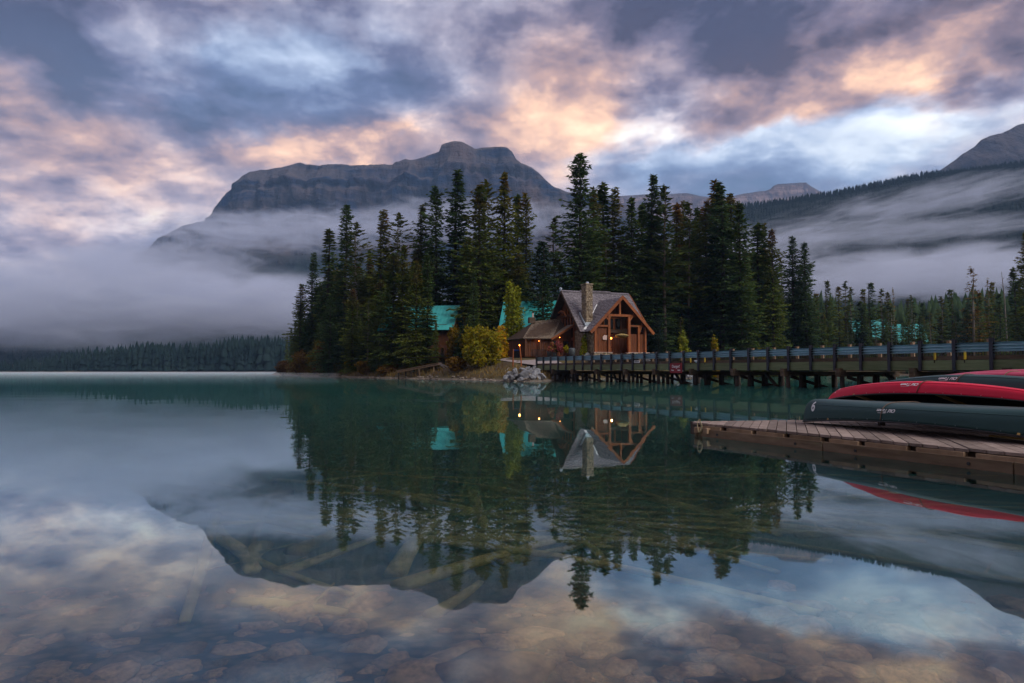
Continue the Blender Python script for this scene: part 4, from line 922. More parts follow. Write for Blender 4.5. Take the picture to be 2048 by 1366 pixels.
def shakes(mb, o, du, dv, nu, nv, nrm, clip=None, seed=0, wid=.28, cover=.36, th=.065):
    """courses of split shakes on a plane: o corner at the ridge, du along it, dv down the slope"""
    rs = np.random.RandomState(seed); du_, dv_, nr_ = Vector(du).normalized(), Vector(dv).normalized(), Vector(nrm).normalized()
    Lu, Lv = Vector(du).length, Vector(dv).length; r = 0; v = 0
    while v < Lv:
        u = -rs.rand()*wid
        while u < Lu:
            w_ = wid*rs.uniform(.6, 1.5); u0, u1 = max(0, u), min(Lu, u+w_-.012); v1 = min(Lv+.05, v+cover*1.12+rs.uniform(-.03, .04))
            if u1 > u0+.02 and (clip is None or clip((u0+u1)/2, v)):
                k = rs.uniform(.5, 1.5)*th
                a, b = Vector(o)+du_*u0+dv_*v, Vector(o)+du_*u1+dv_*v; c, d = Vector(o)+du_*u1+dv_*v1+nr_*k, Vector(o)+du_*u0+dv_*v1+nr_*k
                mb.add([a+nr_*.004, b+nr_*.004, c, d, Vector(o)+du_*u1+dv_*v1, Vector(o)+du_*u0+dv_*v1], [(0, 3, 2, 1), (3, 5, 4, 2), (0, 5, 3), (1, 2, 4)])
            u += w_
        v += cover
RZ, EZ, HW, RL = 10.25, 3.62, 6.2, 12.0
sl = Vector((0, -HW, EZ-RZ)); nf = Vector((0, -(RZ-EZ), HW)).normalized(); nbk = Vector((0, RZ-EZ, HW)).normalized()
# main roof: right end clipped back along the ridge (the rake runs outward)
mb = MB()
mb.slab([LP(0, 0, RZ), LP(0, HW, EZ), LP(RL+.2, HW, EZ), LP(RL, 0, RZ)], (0, -(RZ-EZ), HW), .22)
mb.slab([LP(0, 0, RZ), LP(RL, 0, RZ), LP(RL+.2, -HW, EZ), LP(0, -HW, EZ)], (0, RZ-EZ, HW), .22)
roof = part('roof', mb, 'soffit', lodge)
mb = MB()
pz0, ps, pw, pt = 8.85, 5.95, 5.2, 8.2            # porch ridge height, centre, half width, reach
def main_clip(u, v):
    t_ = v*HW/sl.length; d = abs(u-ps); return not (t_ > (1.40+d*1.0)/1.069+.25)
shakes(mb, LP(0, 0, RZ), (RL+.1, 0, 0), sl, 0, 0, nf, main_clip, 1)
shakes(mb, LP(0, 0, RZ), (RL+.1, 0, 0), Vector((0, HW, EZ-RZ)), 0, 0, nbk, None, 2, .5, .6)
mb.bar(LP(-.05, .10, RZ+.03), LP(RL+.05, .10, RZ+.03), .34, .05, (0, -.7, 1)); mb.bar(LP(-.05, -.10, RZ+.03), LP(RL+.05, -.10, RZ+.03), .34, .05, (0, .7, 1))
part('shakes', mb, 'shake_grey', roof, kind='stuff')
mb = MB(); mb.bar(LP(3.2, 0, RZ+.16), LP(8.6, 0, RZ+.16), .5, .22); part('ridge_vent', mb, 'shake_grey', roof)
mb = MB(); mb.bar(LP(-.06, -.05, RZ-.12), LP(-.06, HW+.05, EZ-.12), .10, .34, nf); mb.bar(LP(-.06, .05, RZ-.12), LP(-.06, -HW-.05, EZ-.12), .10, .34, nbk); part('barge_board', mb, 'soffit', roof)
mb = MB(); mb.bar(LP(RL+.12, 0, RZ-.12), LP(RL+.28, HW+.05, EZ-.12), .10, .34, nf); mb.bar(LP(RL+.12, 0, RZ-.12), LP(RL+.28, -HW, EZ-.12), .10, .34, nbk); part('barge_board', mb, 'beam_brown', roof)
# porch roof
proof_n = [Vector((-1, 0, 1)).normalized(), Vector((1, 0, 1)).normalized()]
zE = pz0-pw
mb = MB(); tv0, tv1 = 1.40/1.069, (1.40+pw)/1.069
mb.slab([LP(ps, pt, pz0), LP(ps, tv0-.3, pz0), LP(ps-pw, tv1-.2, zE), LP(ps-pw, pt, zE)], proof_n[0], .2)
mb.slab([LP(ps, pt, pz0), LP(ps+pw, pt, zE), LP(ps+pw, tv1-.2, zE), LP(ps, tv0-.3, pz0)], proof_n[1], .2)
pr = part('porch_roof', mb, 'soffit', lodge)
mb = MB(); LS = pw*math.sqrt(2)
def pclip(u, v): d = v/math.sqrt(2); return (pt-u) > (1.40+d)/1.069-.12
shakes(mb, LP(ps, pt, pz0), (0, pt-.9, 0), (-pw, 0, -pw), 0, 0, proof_n[0], pclip, 3)
shakes(mb, LP(ps, pt, pz0), (0, pt-.9, 0), (pw, 0, -pw), 0, 0, proof_n[1], pclip, 4)
part('shakes', mb, 'shake_grey', pr, kind='stuff')
mb = MB(); mb.bar(LP(ps+.08, pt+.06, pz0-.06), LP(ps-pw-.12, pt+.06, zE-.26), .14, .42, proof_n[0]); part('barge_board', mb, 'beam_brown', pr)
mb = MB(); mb.bar(LP(ps-.08, pt+.08, pz0-.06), LP(ps+pw+.12, pt+.08, zE-.26), .14, .42, proof_n[1]); part('barge_board', mb, 'beam_brown', pr)
# pale metal in the valley
mb = MB(); vp = []
for d in np.linspace(.9, pw-.05, 9):
    t_ = (1.40+d)/1.069; w_ = .07+.22*(d/pw)**3+random.uniform(0, .03); c = LP(ps-d, t_, RZ-1.069*t_+.20)
    vp += [c+Vector((-w_, 0, 0)), c+Vector((w_, 0, .02))]
for i in range(8): mb.add([vp[2*i], vp[2*i+1], vp[2*i+3]-(vp[2*i+3]-vp[2*i+1])*.12, vp[2*i+2]-(vp[2*i+2]-vp[2*i])*.12], [(0, 1, 2, 3)])
part('valley_flashing', mb, 'white_paint', roof)
# porch frame
TF = 7.7                                            # plane of the porch front
def post(s, t_, z0, z1, w_=.34, m_='beam_brown', nm='porch_post'): mb = MB(); mb.box(LP(s, t_, (z0+z1)/2), (w_, w_, z1-z0)); return part(nm, mb, m_, lodge)
for s in (ps-2.05, ps+1.35): post(s, TF, .55, 6.05, .36)
for s in (ps-4.3, ps+4.15): post(s, TF, .55, zE+.75, .30)
post(ps+3.0, TF, .55, 4.6, .28)
def beam(nm, p0, p1, w_=.26, h_=.34, m_='beam_brown', up=(0, 0, 1)): mb = MB(); mb.bar(p0, p1, w_, h_, up); return part(nm, mb, m_, lodge)
beam('tie_beam', LP(ps-2.75, TF+.02, 6.05), LP(ps+2.75, TF+.02, 6.05))
beam('king_post', LP(ps-.2, TF+.03, 6.22), LP(ps-.2, TF+.03, 8.5), .26, .26, up=(0, 1, 0))
beam('side_beam', LP(ps-4.4, TF+.01, 4.45), LP(ps-2.2, TF+.01, 4.45), .24, .26); beam('side_beam', LP(ps+1.5, TF+.01, 4.55), LP(ps+4.2, TF+.01, 4.55), .24, .26)
beam('brace', LP(ps+1.45, TF+.05, 5.3), LP(ps+2.3, TF+.05, 6.5), .2, .22, up=(0, 1, 0)); beam('brace', LP(ps+3.05, TF+.04, 3.4), LP(ps+3.6, TF+.04, 5.0), .2, .22, up=(0, 1, 0)); beam('brace', LP(ps-2.1, TF+.05, 5.3), LP(ps-2.8, TF+.05, 6.0), .2, .22, up=(0, 1, 0))
for s in np.linspace(ps-4.6, ps+4.6, 9):
    d = abs(s-ps)
# porch back wall and side walls of upright boards
TB = 5.6
def wall_poly(nm, pts, nrm, th, m_): mb = MB(); mb.slab(pts, nrm, th); return part(nm, mb, m_, lodge)
wb = wall_poly('porch_wall', [LP(ps-4.5, TB, .3), LP(ps+4.5, TB, .3), LP(ps+4.5, TB, zE+.5), LP(ps, TB, pz0-.3), LP(ps-4.5, TB, zE+.5)], (0, -1, 0), .15, 'board_brown')
mb = MB()
for s in np.arange(ps-4.4, ps+4.45, .42):
    top = pz0-.4-abs(s-ps); mb.box(LP(s, TB+.03, (.35+top)/2), (.07, .06, top-.35))
part('board_strip', mb, 'board_brown', wb, kind='stuff')
for s0, s1 in ((ps-4.45, ps-2.25), (ps+1.55, ps+4.3)):   # wings of boards on either side of the opening, up to the side beams
    wv = wall_poly('porch_screen', [LP(s0, TF-.12, .5), LP(s1, TF-.12, .5), LP(s1, TF-.12, 4.3 if s0 < ps else 3.35), LP(s0, TF-.12, min(4.3, zE+.6) if s0 < ps else 3.35)], (0, -1, 0), .12, 'board_brown')
    mb = MB()
    for s in np.arange(s0+.18, s1, .36): mb.box(LP(s, TF-.10, 1.9), (.05, .05, 2.75))
    part('board_strip', mb, 'beam_brown', wv, kind='stuff')
# tall dark window left of the door axis, window over the door
def window(s0, s1, z0, z1, t_, nx, nz, par=lodge, fm='beam_brown', fw=.12):
    mb = MB()
    for z in (z0, z1): mb.box(LP((s0+s1)/2, t_+.04, z), (s1-s0+fw, .12, fw))
    for s in (s0, s1): mb.box(LP(s, t_+.045, (z0+z1)/2), (fw, .13, z1-z0-fw))
    o = part('window', mb, fm, par)
    for i in range(nx):
        for j in range(nz):
            a, b = s0+(s1-s0)*i/nx, s0+(s1-s0)*(i+1)/nx; c, d = z0+(z1-z0)*j/nz, z0+(z1-z0)*(j+1)/nz
            mb = MB(); mb.box(LP((a+b)/2, t_+.03, (c+d)/2), (b-a-.07, .03, d-c-.07)); part('pane', mb, 'window_glass', o if par is lodge else par)
    return o
window(ps-1.75, ps-.1, 3.3, 5.8, TB+.06, 1, 1); window(ps+.1, ps+1.2, 3.4, 5.8, TB+.06, 1, 1)
# door with glazed upper half and side light
mb = MB(); mb.box(LP(ps-.95, TB+.06, 1.6), (1.1, .08, 2.5)); door = part('door', mb, 'beam_brown', lodge)
mb = MB(); mb.box(LP(ps-.80, TB+.115, 2.15), (.62, .03, 1.1)); part('pane', mb, 'window_glass', door)
mb = MB(); mb.box(LP(ps-.48, TB+.15, 1.45), (.05, .07, .18)); part('handle', mb, 'black_metal', door)
mb = MB(); mb.box(LP(ps-1.72, TB+.11, 2.1), (.30, .04, 1.15)); part('side_light', mb, 'window_glass', door)
# porch floor and stone plinths
mb = MB(); mb.box(LP(ps, 6.6, .22), (9.4, 2.6, .34)); part('porch_floor', mb, 'brown_timber', lodge)
def stonework(nm, par, faces, seed, s0=.30, depth=.06):
    """faces: (origin, du, dv, normal): irregular stones standing proud of the mortar"""
    rs = np.random.RandomState(seed); mb = MB()
    for o, du, dv, nr_ in faces:
        o, du, dv, nr_ = Vector(o), Vector(du), Vector(dv), Vector(nr_).normalized(); Lu, Lv = du.length, dv.length; du.normalize(); dv.normalize(); v = 0
        while v < Lv-.05:
            h = min(Lv-v, s0*rs.uniform(.5, .95)); u = -rs.rand()*.1
            while u < Lu-.03:
                w_ = s0*rs.uniform(.6, 1.6); u1 = min(Lu, u+w_); u0 = max(0, u)
                if u1-u0 > .05:
                    k = depth*rs.uniform(.4, 1.3); g = .014; e = min(.035, (u1-u0)*.2)
                    q = [(u0+g, v+g), (u1-g, v+g), (u1-g, v+h-g), (u0+g, v+h-g)]; cu_, cv_ = (u0+u1)/2, v+h/2
                    bot = [o+du*a+dv*b for a, b in q]; top = [o+du*(cu_+(a-cu_)*.82+rs.normal(0, .012))+dv*(cv_+(b-cv_)*.78+rs.normal(0, .012))+nr_*k for a, b in q]
                    mb.add(bot+top, [(4, 5, 6, 7), (0, 1, 5, 4), (1, 2, 6, 5), (2, 3, 7, 6), (3, 0, 4, 7)])
                u = u1
            v += h
    return part(nm, mb, 'stone', par, kind='stuff')
for s0, s1 in ((ps-4.7, ps-1.7), (ps+1.0, ps+4.7)):
    mb = MB(); mb.box(LP((s0+s1)/2, TF, .2), (s1-s0, .7, .75)); pl = part('plinth', mb, 'mortar', lodge)
    stonework('stones', pl, [(LP(s0, TF+.35, -.15), (s1-s0, 0, 0), (0, 0, .72), (0, -1, 0))], 5, .42, .08)
    mb = MB(); mb.box(LP((s0+s1)/2, TF, .60), (s1-s0+.1, .8, .06)); part('cap_stone', mb, 'plank_pink', pl)
# hanging basket, sign boards and lamp
hb = lodge.matrix_basis
def LW(s, t_, z): return Matrix.Translation((7.6, 105, GB)) @ Matrix.Rotation(YAW, 4, 'Z') @ LP(s, t_, z)
c = LW(ps-.05, TF+.3, 2.95); hbsk = thing('hanging_basket', c, 'shallow wicker basket hanging on a long chain in the porch gable', 'basket')
mb = MB(); mb.lathe((0, 0, 0), [(.25, -.22), (.72, -.12), (.98, .08), (1.0, .16), (.9, .22), (.5, .36), (.1, .42)], 18)
for v in range(len(mb.v)): x_, y_, z_ = mb.v[v]; k = 1+.08*mnoise.noise(Vector((x_*3, y_*3, z_*4))); mb.v[v] = (x_*k, y_*k, z_*k)
part('bowl', mb, 'wicker', hbsk); mb = MB(); mb.tube([(0, 0, .3), (0, 0, 2.9)], .025, 5); part('chain', mb, 'black_metal', hbsk)
def lamp(p, label, r=.10, energy=18, arm=None, par_post=None):
    th = thing('lamp', p, label, 'lamp', 'lit lamps of the lodge')
    mb = MB(); vs, fs = ico(2); mb.add([Vector(v)*r for v in vs], fs); part('bulb', mb, 'lamp_glow', th, smooth=True)
    mb = MB(); mb.lathe((0, 0, r*.8), [(r*1.5, 0), (r*1.3, r*.5), (r*.3, r*1.1), (.02, r*1.3)], 10)
    mb.tube([(0, 0, r*1.8), (0, arm or .12, r*2.4)], .02, 5); part('cap', mb, 'black_metal', th)
    ld = bpy.data.lights.new('lamp_light', 'POINT'); ld.energy = energy*.2; ld.color = (1, .42, .11); ld.shadow_soft_size = .10
    lo = link('lamp_light', ld, th, (0, -.22, -.05))
    return th
lamp(LW(ps-1.15, TB+1.2, 2.72), 'brightest orange lamp, over the porch door under the hanging basket', .14, 90)
mb = MB(); mb.box(LP(ps-1.0, TB+.4, 2.92), (2.6, .08, .10)); part('lamp_bar', mb, 'beam_brown', lodge)
th = thing('notice_board', LW(ps-2.75, TF+.10, 2.75), 'small pale pink board on the left porch post', 'sign', None, YAW)
mb = MB(); mb.slab([(-.32, 0, -.30), (.30, 0, -.34), (.36, 0, .30), (-.10, 0, .36), (-.36, 0, .1)], (0, -1, 0), .05); part('panel', mb, 'plank_pink', th); mb = MB(); mb.box((0, .03, .3), (.05, .05, .3)); part('hook', mb, 'black_metal', th)
# left front wall with stone face, chimney
mb = MB(); mb.box(LP(1.3+1.55, 4.75, 1.6), (3.5, .5, 4.2)); fw = part('front_wall', mb, 'mortar', lodge)
stonework('stones', fw, [(LP(1.1, 5.0, -.5), (3.5, 0, 0), (0, 0, 4.2), (0, -1, 0)), (LP(1.1, 4.5, -.5), (0, -.5, 0), (0, 0, 4.2), (-1, 0, 0))], 8, .40)
mb = MB(); mb.box(LP(1.95, 4.75, 5.4), (1.08, 1.4, 10.6)); ch = part('chimney', mb, 'mortar', lodge)
stonework('stones', ch, [(LP(1.41, 5.45, 0.2), (1.08, 0, 0), (0, 0, 10.4), (0, -1, 0)), (LP(1.41, 4.05, 4), (0, -1.4, 0), (0, 0, 6.6), (-1, 0, 0)), (LP(2.49, 5.45, 4), (0, 1.4, 0), (0, 0, 6.6), (1, 0, 0))], 9, .30)
mb = MB(); mb.box(LP(1.95, 4.75, 10.78), (1.32, 1.65, .16)); part('chimney_cap', mb, 'stone', ch); mb = MB(); mb.lathe(LP(2.0, 4.75, 10.86), [(.24, 0), (.22, .28), (.12, .34)], 10); part('flue', mb, 'tin', ch)
mb = MB(); zf = RZ-1.069*5.5
mb.box(LP(1.95, 5.58, zf+.35), (1.4, .06, .75)); mb.bar(LP(1.16, 5.7, zf+.2), LP(1.16, 3.8, zf+2.2), .10, .3, nf); part('flashing', mb, 'tin', ch)
# left gable end: glazed wall between timbers
gw = wall_poly('gable_wall', [LP(1.15, -5.2, -.2), LP(1.15, 5.0, -.2), LP(1.15, 5.0, 4.7), LP(1.15, 0, RZ-.35), LP(1.15, -5.2, 4.5)], (-1, 0, 0), .2, 'board_brown')
for i, t_ in enumerate((-1.5, -.55, .4, 1.3)):
    for z0, z1 in ((.4, 2.5), (3.0, 6.0)):
        mb = MB(); mb.box(LP(1.08, t_+.45, (z0+z1)/2), (.05, .78, z1-z0)); part('pane', mb, 'window_glass', gw)
for t_ in (-1.6, -.6, .35, 1.3, 2.25):
    mb = MB(); top = min(7.4, RZ-.45-1.069*abs(t_)); mb.box(LP(.98, t_, top/2), (.22, .20, top)); part('mullion', mb, 'beam_brown', gw)
mb = MB(); mb.bar(LP(.97, -1.7, 2.75), LP(.97, 2.4, 2.75), .24, .32); stonework('stones', gw, [(LP(1.13, 5.6, -.4), (0, 3.3, 0), (0, 0, 4.4), (-1, 0, 0))], 12, .40); part('transom', mb, 'beam_brown', gw)
mb = MB(); mb.bar(LP(.9, -3.3, 6.4), LP(.9, 3.3, 6.4), .25, .34); part('tie_beam', mb, 'log_brown', gw)
mb = MB(); mb.tube([LP(.4, 1.0, 6.2), LP(.3, .3, 6.95), LP(.15, -.4, 7.15), LP(.1, -1.2, 6.9)], .13, 7); part('brace', mb, 'beam_brown', gw)
# right end wall and bracket
wall_poly('gable_wall', [LP(RL-.8, 5.6, 0), LP(RL-.8, -5.4, 0), LP(RL-.8, -5.4, 4.3), LP(RL-.8, 0, RZ-.4), LP(RL-.8, 5.6, 4.1)], (1, 0, 0), .2, 'board_brown')
wall_poly('rear_wall', [LP(1.1, -5.3, 0), LP(RL-.9, -5.3, 0), LP(RL-.9, -5.3, 4.4), LP(1.1, -5.3, 4.4)], (0, 1, 0), .2, 'board_brown')
mb = MB(); mb.bar(LP(RL-.6, -4.6, 5.0), LP(RL+1.1, -4.6, 5.0), .22, .26); mb.bar(LP(RL-.6, -4.6, 4.2), LP(RL+.7, -4.6, 4.85), .16, .18); part('bracket', mb, 'beam_brown', lodge)
mb = MB(); mb.slab([LP(RL+.1, -3.6, 6.6), LP(RL+1.9, -4.3, 5.75), LP(RL+1.9, -5.9, 5.1), LP(RL+.2, -5.6, 4.7)], (0.2, .6, 1), .18); part('eave', mb, 'shake_grey', lodge)
mb = MB(); mb.lathe(LP(.6, -1.4, 8.9), [(.16, 0), (.16, 1.7), (.24, 1.75), (.24, 2.0), (.05, 2.1)], 10); part('vent_pipe', mb, 'tin', lodge)
# front wall right of the chimney behind the porch screen, floor slab
sw_ = wall_poly('side_wall', [LP(ps-4.45, TF-.1, .3), LP(ps-4.45, 4.5, .3), LP(ps-4.45, 4.5, 3.6), LP(ps-4.45, TF-.1, 3.9)], (-1, 0, 0), .14, 'mortar'); stonework('stones', sw_, [(LP(ps-4.46, TF-.1, -.3), (0, 3.1, 0), (0, 0, 4.0), (-1, 0, 0))], 13, .40)
wall_poly('side_wall', [LP(ps+4.45, TF-.1, .3), LP(ps+4.45, 4.5, .3), LP(ps+4.45, 4.5, 3.6), LP(ps+4.45, TF-.1, 3.9)], (1, 0, 0), .14, 'board_brown')
mb = MB(); mb.box(LP(6, 0, -.1), (10.2, 10.6, .5)); part('floor', mb, 'dark_timber', lodge)
# ---- low wing on the left
wing = thing('lodge_wing', (7.6, 105, GB), 'low brown wing with weathered shake roof left of the lodge gable', 'building', None, YAW)
def wp(nm, mb, m_, par=None, **k): return part(nm, mb, m_, par or wing, **k)
WR, WE = 5.75, 2.75
mb = MB(); A0, A1, A2, A3 = LP(-4.0, -2.0, WR-.4), LP(.9, -2.0, WR+.2), LP(-2.6, 2.3, WE), LP(-7.4, 2.3, WE-.05)
nW = (A1-A0).cross(A3-A0).normalized(); nW = nW if nW.z > 0 else -nW
mb.slab([A0, A1, LP(.9, 0.6, 3.9), A2, A3], nW, .16)
A4 = LP(-7.2, -5.5, WE); mb.slab([A0, A3, A4], (-1, 0, .8), .14)
wr = wp('roof', mb, 'soffit')
mb = MB(); dv = (A3-A0); 
for r in range(13):
    f0, f1 = r/13, (r+1.12)/13
    L0, L1 = A0.lerp(A3, f0), A0.lerp(A3, min(1.01, f1)); R0_, R1_ = A1.lerp(A2, f0), A1.lerp(A2, min(1.01, f1)); u = 0
    while u < 1:
        du = random.uniform(.02, .05); k = random.uniform(.02, .05)
        a, b, c, d = L0.lerp(R0_, u), L0.lerp(R0_, min(1, u+du)), L1.lerp(R1_, min(1, u+du))+nW*k, L1.lerp(R1_, u)+nW*k
        mb.add([a+nW*.005, b+nW*.005, c, d, c-nW*k, d-nW*k], [(0, 3, 2, 1), (3, 5, 4, 2)]); u += du+.002
wp('shakes', mb, 'shake_brown', wr, kind='stuff')
mb = MB(); mb.bar(A0+Vector((0, 0, .1)), A1+Vector((0, 0, .1)), .3, .22); wp('ridge_cap', mb, 'shake_brown', wr)
# entrance canopy rising to the right
mb = MB(); mb.slab([LP(-2.9, 2.6, 2.75), LP(.9, 2.6, 4.95), LP(.9, .2, 4.95), LP(-2.9, .2, 2.75)], (-.5, 0, .86), .16); cpy = wp('canopy', mb, 'shake_brown')
mb = MB(); mb.bar(LP(-2.95, 2.66, 2.62), LP(.95, 2.66, 4.85), .08, .3, (-.5, 0, .86)); wp('barge_board', mb, 'beam_brown', cpy)
def wwall(nm, pts, nrm): mb = MB(); mb.slab(pts, nrm, .14); return wp(nm, mb, 'board_brown')
w1 = wwall('wall', [LP(-6.9, 1.7, 0), LP(.9, 1.7, 0), LP(.9, 1.7, 4.3), LP(-2.5, 1.7, 2.75), LP(-6.9, 1.7, 2.6)], (0, -1, 0)); wwall('wall', [LP(-6.9, 1.7, 0), LP(-6.9, 1.7, 2.6), LP(-6.9, -5, 2.6), LP(-6.9, -5, 0)], (-1, 0, 0))
mb = MB()
for s in np.arange(-6.8, .8, .30): mb.box(LP(s, 1.73, 1.3), (.05, .05, 2.5))
wp('board_strip', mb, 'log_brown', w1, kind='stuff')
for s0, s1 in ((-2.35, -1.6), (-.55, .35)):
    mb = MB(); mb.box(LP((s0+s1)/2, 1.76, 1.9), (s1-s0, .06, 1.0)); wp('window', mb, 'window_glass', w1)
mb = MB(); mb.box(LP(-1.1, 1.76, 1.1), (.85, .07, 2.1)); dr = wp('door', mb, 'beam_brown', w1)
for s in (-6.9, -4.6): mb = MB(); mb.box(LP(s, 2.15, 1.3), (.2, .2, 2.6)); wp('porch_post', mb, 'log_brown')
mb = MB(); mb.box(LP(-4.2, -1.8, WR-.05), (1.0, .6, .9)); vt = wp('roof_vent', mb, 'brown_timber', wr); mb = MB(); mb.lathe(LP(-4.0, -1.8, WR+.35), [(.12, 0), (.12, .75), (.2, .8)], 8); wp('pipe', mb, 'plank_pink', wr)
lamp(LW(-4.7, 2.05, 2.35), 'orange lamp under the eave of the low wing', .06, 14)
lamp(LW(-1.3, 2.1, 2.95), 'small orange lamp under the rising canopy beside the gable windows', .055, 10)
lamp(LW(2.9, 5.9, 2.55), 'tiny dim lamp on the stone wall between wing and porch', .04, 3)
# black bench rail along the wing
th = thing('railing', LW(-4.2, 3.1, -.05), 'black metal railing along the front of the low wing', 'railing', None, YAW)
mb = MB(); mb.bar((-2.2, 0, 1.05), (2.2, 0, 1.05), .07, .07); mb.bar((-2.2, 0, .15), (2.2, 0, .15), .05, .05); part('top_rail', mb, 'black_metal', th)
bm_ = MB(); bm_.box((0, 0, .6), (.06, .05, .86)); bme = bm_.mesh('bar', ['black_metal'])
for s in np.linspace(-2.15, 2.15, 22): link('bar', bme, th, (s, 0, 0))
# pots and flowers in front of the gable
def pot(px, py, Y, r, h, label):
    p = at(px, py, Y); z = GB-.1; th = thing('plant_pot', (p.x, Y, z), label, 'pot', 'pots in front of the gable')
    mb = MB(); mb.lathe((0, 0, 0), [(r*.6, 0), (r*.95, h*.45), (r, h*.8), (r*.8, h), (r*.7, h), (r*.62, h*.9)], 14); part('body', mb, 'pot_glaze', th, smooth=True); mb = MB(); mb.lathe((0, 0, h*.86), [(r*.64, 0), (r*.5, .08)], 12); part('soil', mb, 'dark_timber', th)
pot(1099, 712, 100.5, .42, 1.1, 'left one of three dark glazed pots before the gable windows'); pot(1109.5, 711, 99.8, .34, 1.0, 'slim middle one of three dark glazed pots'); pot(1144, 711, 98, .50, 1.3, 'large right one of three dark glazed pots')
for i, (px, w_, h_, lf, lab) in enumerate([(1104, 24, 24, 'red_leaves', 'red flowering plant above the left dark pot'), (1113, 18, 20, 'olive_leaves', 'yellow green plant between the red ones'), (1122, 22, 25, 'red_leaves', 'red flowering plant right of the yellow green one'), (1133, 16, 20, 'lime_leaves', 'leafy plant left of the large dark pot')]):
    Y = 99.6-i*.3; s = Y/FPX; p = at(px, 700, Y); me, st = bush_mesh('leaves', w_*s*.5, w_*s*.5, h_*s, 80+i, lf, n=700, size=.10, lobes=6)
    o = thing('potted_plant', (p.x, Y, GB+.45), lab, 'plant', 'plants before the gable'); link('stem', st, o); link('leaves', me, o)
# lamp post and its neighbour post
p = at(1041, 722, 93.5); g = gz(p.x, 93.5)
th = thing('lamp_post', (p.x, 93.5, g), 'thin wooden post with a small lit lamp beside the road', 'lamp post')
mb = MB(); mb.tube([(.12, 0, -.2), (.05, 0, 1.2), (-.12, 0, 2.75)], [.10, .09, .075], 7); part('pole', mb, 'beam_brown', th)
mb = MB(); vs, fs = ico(2); mb.add([Vector(v)*.09+Vector((-.14, -.1, 2.85)) for v in vs], fs); part('bulb', mb, 'lamp_glow', th, smooth=True)
mb = MB(); mb.lathe((-.14, -.1, 2.95), [(.14, 0), (.10, .08), (.02, .14)], 8); part('cap', mb, 'black_metal', th)
ld = bpy.data.lights.new('lamp_light', 'POINT'); ld.energy = 3; ld.color = (1, .42, .11); ld.shadow_soft_size = .10; link('lamp_light', ld, th, (-.14, -.3, 2.75))
p = at(1026, 722, 93.5); th = thing('wooden_post', (p.x, 93.5, gz(p.x, 93.5)), 'bare wooden post left of the lamp post, in the aspen leaves', 'post')
mb = MB(); mb.tube([(0, 0, -.2), (0, 0, 1.2), (.05, 0, 2.4)], [.11, .10, .08], 7); part('pole', mb, 'beam_brown', th)
p = at(1033, 704, 103); th = thing('tarpaulin', (p.x, 103, gz(p.x, 103)), 'small blue covered bin behind the lamp post', 'bin')
mb = MB(); mb.box((0, 0, .55), (.95, .8, 1.1)); part('body', mb, 'black_metal', th); mb = MB(); mb.slab([(-.55, -.46, 1.12), (.55, -.46, 1.16), (.5, .46, 1.3), (-.5, .46, 1.28)], (0, -.2, 1), .14); part('cover', mb, 'blue_cloth', th)
# chain fence posts / rope along the road edge
# ---- turquoise roofed chalets
def chalet(p, rz, w_, l_, wall, ridge, label, over=.9, dormer=None):
    """gable faces local -Y; ridge runs along local Y"""
    th = thing('chalet', p, label, 'chalet', 'turquoise roofed chalets among the trees', rz)
    hw = w_/2; e = wall-over*(ridge-wall)/hw
    mb = MB(); mb.slab([(-hw, -l_/2, 0), (hw, -l_/2, 0), (hw, -l_/2, wall), (0, -l_/2, ridge-.15), (-hw, -l_/2, wall)], (0, -1, 0), .2)
    mb.slab([(-hw, l_/2, 0), (hw, l_/2, 0), (hw, l_/2, wall), (0, l_/2, ridge-.15), (-hw, l_/2, wall)], (0, 1, 0), .2)
    mb.box((-hw, 0, wall/2), (.2, l_-.45, wall)); mb.box((hw, 0, wall/2), (.2, l_-.45, wall)); wl = part('wall', mb, 'log_brown', th)
    for s_ in (-1, 1):
        nr_ = Vector((s_*(ridge-wall), 0, hw)).normalized(); ox = s_*(hw+over)
        mb = MB(); mb.slab([(0, -l_/2-over, ridge), (ox, -l_/2-over, e), (ox, l_/2+over, e), (0, l_/2+over, ridge)][::s_], nr_, .12)
        rf = part('roof', mb, 'turquoise_roof', th)
        mb = MB(); n_ = int(l_/.6)
        for i in range(n_+1):
            y_ = -l_/2-over+(l_+2*over)*i/n_; mb.bar((s_*.05, y_, ridge+.03), (ox*.995, y_, e+.03), .04, .06, nr_)
        part('seam', mb, 'turquoise_roof', rf, kind='stuff')
        mb = MB(); mb.bar((0, -l_/2-over-.04, ridge-.14), (ox, -l_/2-over-.04, e-.14), .06, .24, nr_); part('barge_board', mb, 'brown_timber', rf)
    for x_, z_ in ((-hw*.45, wall*.55), (hw*.45, wall*.55), (0, wall+.6)):
        mb = MB(); mb.box((x_, -l_/2-.13, z_), (1.3, .08, 1.3)); wn_ = part('window', mb, 'raw_timber', wl); mb = MB(); mb.box((x_, -l_/2-.18, z_), (1.05, .04, 1.05)); part('pane', mb, 'window_glass', wn_)
    if dormer:
        y0, hwd, zr, reach = dormer
        mb = MB()
        for s_ in (-1, 1): mb.slab([(-reach, y0, zr), (-reach, y0+s_*hwd, zr-hwd*1.0), (0, y0+s_*hwd, zr-hwd*1.0), (0, y0, zr)][::-s_], (0, s_, 1), .12)
        part('dormer', mb, 'turquoise_roof', th); mb = MB(); mb.slab([(-reach+.3, y0-hwd*.85, zr-hwd*.9), (-reach+.3, y0, zr-.15), (-reach+.3, y0+hwd*.85, zr-hwd*.9), (-reach+.3, y0+hwd*.5, zr-hwd*2), (-reach+.3, y0-hwd*.5, zr-hwd*2)], (-1, 0, 0), .1); part('dormer_wall', mb, 'log_brown', th)
    return th
